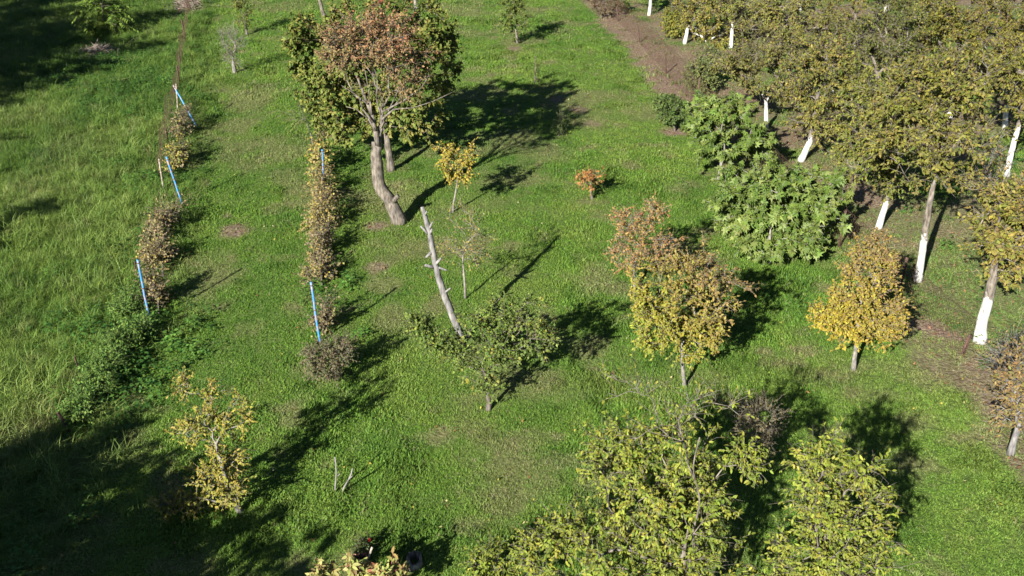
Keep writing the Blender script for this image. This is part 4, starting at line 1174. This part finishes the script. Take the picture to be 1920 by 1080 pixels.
vine(298, 590, [(290, 560, 12, 26), (286, 535, 14, 20)], 'withered grape vine at the foot of the long blue post', (1, 3, 2.5, .3, .3), 111, 40, ryk=1.6, dY=.5)
tk, f = px_trunk((612, 712, .02), [(610, 700, .018), (606, 690, .015)])
make_tree('withered_bush', 'low withered brown and green bush where the middle vine row ends', 'bush', None, tk, [px_ell(f[1], 600, 668, 30, 24, 34), px_ell(f[1], 635, 660, 26, 22, 34), px_ell(f[1], 610, 690, 32, 14, 30)], tips=110, twigs=6, twig_len=.24, leaves=10, L=.055, W=.45, pal=((.17, .13, .08), (.12, .15, .05), (.2, .15, .1), (.09, .12, .04)), pw=(2, 1.6, 1.6, 1.2), seed=112, attach=.1, bark=M_BARK)


def post(name, label, cat, group, p0, p1, r, mat, sides=10, hooks=2):
    """a pipe or stake with its wire ties"""
    p0, p1 = np.array(p0, float), np.array(p1, float)
    d = unit(p1 - p0)
    root = empty(name, p0, label, cat, group)
    G = Geo()
    k = np.linspace(0, 1, 9)[:, None]
    pts = (p0 - d * 0.15) * (1 - k) + p1 * k
    pts[1:-1] += np.random.default_rng(int(abs(p0[0] * 100))).normal(0, r * .12, (7, 3))
    G.tube(pts, np.full(9, r), sides, 0.03, 3)
    G.build('pole', mat, root, smooth=True, origin=p0)
    for i in range(hooks):
        c = p0 + (p1 - p0) * (0.95 - 0.4 * i)
        g = Geo()
        g.prisms([c - d * .012], [c + d * .012], r * 1.35, r * 1.35, 8, cap=True)
        g.build('wire_tie', M_WIRE, root, origin=p0)
    return root


def post_px(name, label, cat, group, b, t, r, mat, dY=0.0, sides=10, hooks=2):
    f = site(*b)
    return post(name, label, cat, group, f, lift(t[0], t[1], f[1] + dY)[0], r, mat, sides, hooks)


TP = 'blue trellis posts of the vine rows'
post_px('trellis_post', 'blue pipe post slanting steeply over the dry vine', 'post', TP, (371, 241), (325, 160), .028, M_BLUE, .6)
post_px('trellis_post', 'faded blue pipe post next to the thin wooden stake', 'post', TP, (342, 384), (312, 294), .028, M_BLUE)
post_px('trellis_post', 'long leaning blue pipe post in front of the tangled tan vine', 'post', TP, (281, 603), (258, 487), .028, M_BLUE)
post_px('trellis_post', 'short upright blue post wrapped in yellow vine leaves', 'post', TP, (608, 350), (604, 280), .028, M_BLUE)
post_px('trellis_post', 'blue and rust pipe post at the end of the middle vine row', 'post', TP, (600, 642), (583, 529), .028, M_BLUE)
post_px('wooden_stake', 'thin weathered wooden stake left of the faded blue post', 'stake', None, (307, 357), (298, 298), .025, M_WOOD, 0, 7, 1)
post_px('wooden_stake', 'pale wooden stake beside the top of the slanting blue post', 'stake', None, (334, 212), (330, 157), .03, M_WOOD, 0, 7, 1)
post_px('wooden_stake', 'short dark stake in the fading brown vines of the middle row', 'stake', None, (616, 458), (617, 428), .03, M_RUST, 0, 7, 1)


def wire(label, pts, r=0.003):
    g = Geo()
    pts = np.array(pts, float)
    q = []
    for a_, b_ in zip(pts[:-1], pts[1:]):
        k = np.linspace(0, 1, 9)[:, None]
        s_ = a_ * (1 - k) + b_ * k
        s_[:, 2] -= 0.06 * (1 - (2 * k[:, 0] - 1) ** 2)
        q.append(s_)
    for s_ in q:
        g.prisms(s_[:-1], s_[1:], r, r, 4)
    return tag(g.build('trellis_wire', M_WIRE, origin=pts[0]), label, 'wire')


A_ = [lift(326, 163, site(371, 241)[1] + .58)[0], lift(314, 299, site(342, 384)[1])[0], lift(259, 493, site(281, 603)[1])[0]]
wire('thin slack wire strung between the three leaning blue posts', A_)
B_ = [lift(604, 283, site(608, 350)[1])[0], lift(584, 534, site(600, 642)[1])[0]]
wire('thin slack wire along the middle vine row', B_)


def mesh_fence(label, run, h, cell, post_list, lean=0.0):
    """wire netting hung on iron posts: posts are parts, the netting is one fine mesh"""
    o0 = np.array((*run[0], float(gz(*run[0]))))
    root = empty('wire_fence', o0, label, 'fence')
    for (p0, p1, r) in post_list:
        p0, p1 = np.array(p0), np.array(p1)
        g = Geo()
        d = unit(p1 - p0)
        s_ = unit(np.cross(d, (0.3, 1, 0)))
        t_ = np.cross(d, s_)
        # angle iron: two flat flanges
        for u_, w_ in ((s_, t_), (t_, s_)):
            q = [p0 - d * .15, p0 - d * .15 + u_ * r * 2, p1 + u_ * r * 2, p1]
            q2 = [v + w_ * r * .3 for v in q]
            g.add(np.array(q + q2), np.array([[0, 1, 2, 3], [7, 6, 5, 4], [0, 4, 5, 1], [1, 5, 6, 2], [2, 6, 7, 3], [3, 7, 4, 0]]))
        g.build('post', M_RUST, root, origin=o0)
    run = np.array(run, float)
    L_ = np.concatenate([[0], np.cumsum(np.linalg.norm(np.diff(run, axis=0), axis=1))])
    n = int(L_[-1] / cell)
    tt = np.linspace(0, L_[-1], n)
    x, y = np.interp(tt, L_, run[:, 0]), np.interp(tt, L_, run[:, 1])
    z = gz(x, y)
    rows = int(h / cell)
    rgx = np.random.default_rng(5)
    sag = 0.06 * np.sin(tt * 1.9) + 0.05 * np.sin(tt * 0.7 + 1)
    P = np.zeros((rows + 1, n, 3))
    for i in range(rows + 1):
        hh = h * i / rows
        P[i, :, 0] = x + lean * hh + sag * i / rows * .7 + rgx.normal(0, .008, n)
        P[i, :, 1] = y + rgx.normal(0, .008, n)
        P[i, :, 2] = z + (hh - sag * i / rows) + rgx.normal(0, .006, n)
    g = Geo()
    # diamond netting
    a0 = P[:-1, :-1].reshape(-1, 3)
    a1 = P[1:, 1:].reshape(-1, 3)
    b0 = P[:-1, 1:].reshape(-1, 3)
    b1 = P[1:, :-1].reshape(-1, 3)
    g.prisms(a0, a1, .0022, .0022, 3)
    g.prisms(b0, b1, .0022, .0022, 3)
    g.prisms(P[-1, :-1], P[-1, 1:], .004, .004, 3)
    tag(g.build('netting', M_WIRE, root, origin=o0), kind='stuff')
    return root


def pp(b, t, r, dY=0):
    f = site(*b)
    return (f, lift(t[0], t[1], f[1] + dY)[0], r)


yy = np.arange(19.0, 60, 1.0)
mesh_fence('rusty wire netting fence between the lawn and the orchard', [(float(fence_r(v)), float(v)) for v in yy], 1.15, .11,
           [pp((1161, 40), (1157, 12), .028), pp((1201, 80), (1196, 50), .028), pp((1251, 138), (1246, 98), .028), pp((1807, 664), (1822, 628), .035)] +
           [((x_, v, float(gz(x_, v))), (x_ + .03, v, float(gz(x_, v)) + 1.25), .028) for v in (21.8, 25.0, 28.5, 33.0, 37.5) for x_ in [float(fence_r(v))]])
yy = np.arange(30.0, 58, 1.0)
mesh_fence('old rusty wire netting fence between the lawn and the tall meadow', [(float(fence_l(v)), float(v)) for v in yy], .85, .11,
           [pp((357, 22), (347, 0), .028), pp((363, 26), (352, 2), .022), pp((349, 73), (342, 37), .04), pp((342, 127), (336, 103), .03), pp((339, 160), (333, 123), .035), pp((316, 268), (312, 240), .028), pp((153, 702), (141, 668), .022), pp((136, 810), (111, 772), .035), pp((257, 520), (254, 490), .02)])

# ------------------------------------------------------------------ small things on the lawn
for i, (b, pts, lab) in enumerate((((628, 924), [(627, 912), (633, 893), (630, 875), (628, 857)], 'thin bare grey stick standing in the grass with a kink'), ((640, 926), [(645, 910), (656, 897), (662, 886), (661, 878)], 'short crooked bare stick curving out of the grass'))):
    tk, f = px_trunk((b[0], b[1], .02), [(q[0], q[1], .018 - .002 * k) for k, q in enumerate(pts)])
    e1, e0 = lift(pts[1][0], pts[1][1], f[1])[0], lift(pts[1][0] + 5, pts[1][1] - 5, f[1] - .02)[0]
    make_tree('bare_stick', lab, 'stick', None, tk, [], tips=0, bark=M_DEAD, seed=120 + i, sides=7, stubs=[(tuple(e1), tuple(e0), .01, .006)])


def hollow_stump():
    c = site(777, 1058)
    root = empty('tree_stump', c, 'low hollow rotten tree stump ring in the grass', 'tree stump')
    rgx = np.random.default_rng(4)
    n = 22
    an = np.arange(n) * 2 * math.pi / n
    G = Geo()
    prof = [(.175, -.05), (.165, .06), (.15, .14), (.12, .155), (.095, .12), (.085, -.03)]
    R = []
    jit = 1 + 0.12 * np.interp(np.arange(n), np.arange(0, n + 4, 3), rgx.normal(0, 1, len(np.arange(0, n + 4, 3))))
    hj = 1 + 0.4 * np.sin(an * 2 + 1) * .5 + rgx.normal(0, .08, n)
    for r, h in prof:
        R.append(np.stack([np.cos(an) * r * jit * .9, np.sin(an) * r * jit * 1.15, np.where(h > .1, h * hj, h)], 1))
    k = np.arange(n)
    q = np.stack([k, (k + 1) % n, n + (k + 1) % n, n + k], 1)
    f = (np.arange(len(prof) - 1) * n)[:, None, None] + q[None]
    V = np.concatenate(R)
    G.add(V, f.reshape(-1, 4), np.tile(np.array([[-1, 0, 0, 1.0]]), (len(V), 1)))
    G.build('bark_ring', M_BARK, root, smooth=True)
    g = Geo()
    g.add(np.concatenate([np.stack([np.cos(an) * .09, np.sin(an) * .11, np.full(n, .0)], 1)]), np.array([k]), np.tile(np.array([[-1, 0, 0, 1.0]]), (n, 1)))
    g.build('rotten_core', mottled('rotten_wood', (.012, .01, .008), (.05, .04, .03), 20), root)


hollow_stump()


def clay_trough():
    c = site(676, 1057)
    root = empty('clay_planter', c, 'small brown clay planter box beside the red rose', 'planter')
    root.rotation_euler = (0, 0, .15)
    w, d, h, t = .11, .08, .16, .015

    def slab(x0, x1, y0, y1, z0, z1):
        v = np.array([(x, y, z) for x in (x0, x1) for y in (y0, y1) for z in (z0, z1)])
        g = Geo()
        g.add(v, np.array([[0, 1, 3, 2], [4, 6, 7, 5], [0, 4, 5, 1], [2, 3, 7, 6], [0, 2, 6, 4], [1, 5, 7, 3]]))
        return g
    slab(-w, w, -d, -d + t, 0, h).build('side_panel', M_CLAY, root)
    slab(-w, w, d - t, d, 0, h).build('side_panel', M_CLAY, root)
    slab(-w, -w + t, -d + t + .001, d - t - .001, 0, h).build('end_panel', M_CLAY, root)
    slab(w - t, w, -d + t + .001, d - t - .001, 0, h).build('end_panel', M_CLAY, root)
    slab(-w + t + .001, w - t - .001, -d + t + .001, d - t - .001, 0, h * .6).build('soil', mottled('potting_soil', (.015, .012, .01), (.04, .03, .02), 30), root)
    slab(-.006, .006, -d - .012, -d - .001, 0, h * .98).build('batten', M_CLAY, root)


clay_trough()
post_px('wooden_stake', 'short leaning brown stake beside the clay planter', 'stake', None, (688, 1052), (698, 1026), .02, M_WOOD, 0, 7, 0)
tk, f = px_trunk((689, 1040, .012), [(691, 1030, .01), (692, 1020, .008)])
rr, _, _ = make_tree('rose_bush', 'small dark rose bush with a single red bloom', 'rose bush', None, tk, [px_ell(f[1], 682, 1022, 16, 14), px_ell(f[1], 676, 1036, 12, 10)], tips=26, twigs=4, twig_len=.12, leaves=7, L=.04, W=.6, pal=((.05, .09, .025), (.09, .13, .03), (.13, .1, .05)), pw=(2, 2, 1), seed=125, attach=.3, twig_r=.003)
g = Geo()
rgx = np.random.default_rng(2)
bl = lift(693, 1013, f[1])[0]
d_ = unit(rgx.normal(0, 1, (26, 3)) + np.array((0, -.3, .9)))
leaf_faces(g, np.repeat(bl[None], 26, 0), d_, unit(rgx.normal(0, 1, (26, 3))), rgx.uniform(.025, .05, 26), rgx.uniform(.025, .045, 26), np.tile(np.array([[.55, .03, .04]]), (26, 1)) * rgx.uniform(.6, 1.2, (26, 1)), 'diamond', rgx)
g.build('bloom', M_LEAF, rr, origin=np.array(rr.location))
PK = ((.33, .33, .10), (.38, .30, .13), (.24, .27, .07), (.3, .12, .07))
for i, (px, py, ex, lab) in enumerate(((615, 1130, [(612, 1075, 20, 18), (655, 1068, 22, 14)], 'tall plant with drooping pale yellow leaves behind the planter'), (715, 1135, [(718, 1072, 22, 14), (740, 1082, 16, 12)], 'pokeweed plant with drooping pale leaves and crimson stems'), (668, 1140, [(680, 1084, 22, 12)], 'low plant with drooping pale leaves between its taller neighbours'))):
    tk, f = px_trunk((px, py, .02), [(px, py - 25, .018), (px, py - 45, .014)])
    make_tree('pokeweed', lab, 'plant', 'drooping plants near the planter', tk, [px_ell(f[1], *q) for q in ex], tips=20, twigs=4, twig_len=.16, leaves=5, L=.12, W=.4, pal=PK, pw=(3, 1.5, 2, .6), shape='oval', seed=130 + i, attach=.3, leaf_down=.7, bark=mottled('crimson_stem', (.2, .03, .06), (.32, .08, .08), 10), twig_r=.005)


def stick_heap(px, py, rx, n, seed, label):
    c = site(px, py)
    rgx = np.random.default_rng(seed)
    p = np.stack([rgx.normal(0, rx, n), rgx.normal(0, rx * 1.3, n), np.zeros(n)], 1)
    p[:, 2] = np.maximum(0, .35 * np.exp(-(p[:, 0] ** 2 + p[:, 1] ** 2) / (rx * rx * 2))) * rgx.random(n)
    d = unit(np.stack([rgx.normal(0, 1, n), rgx.normal(0, 1, n), rgx.normal(0, .25, n)], 1)) * rgx.uniform(.15, .5, n)[:, None]
    g = Geo()
    g.prisms(p - d, p + d, .012, .008, 4, np.tile(np.array([[-1, 0, 0, 1.0]]), (n, 1)))
    o = g.build('brush_pile', mottled('dry_stalks', (.2, .15, .12), (.42, .34, .28), 6))
    o.location = c
    tag(o, label, 'brush pile')


stick_heap(185, 100, .55, 420, 1, 'pile of pale dry stalks at the edge of the corner shadow')
stick_heap(350, 10, .5, 300, 2, 'heap of dry stalks at the far end of the old fence')
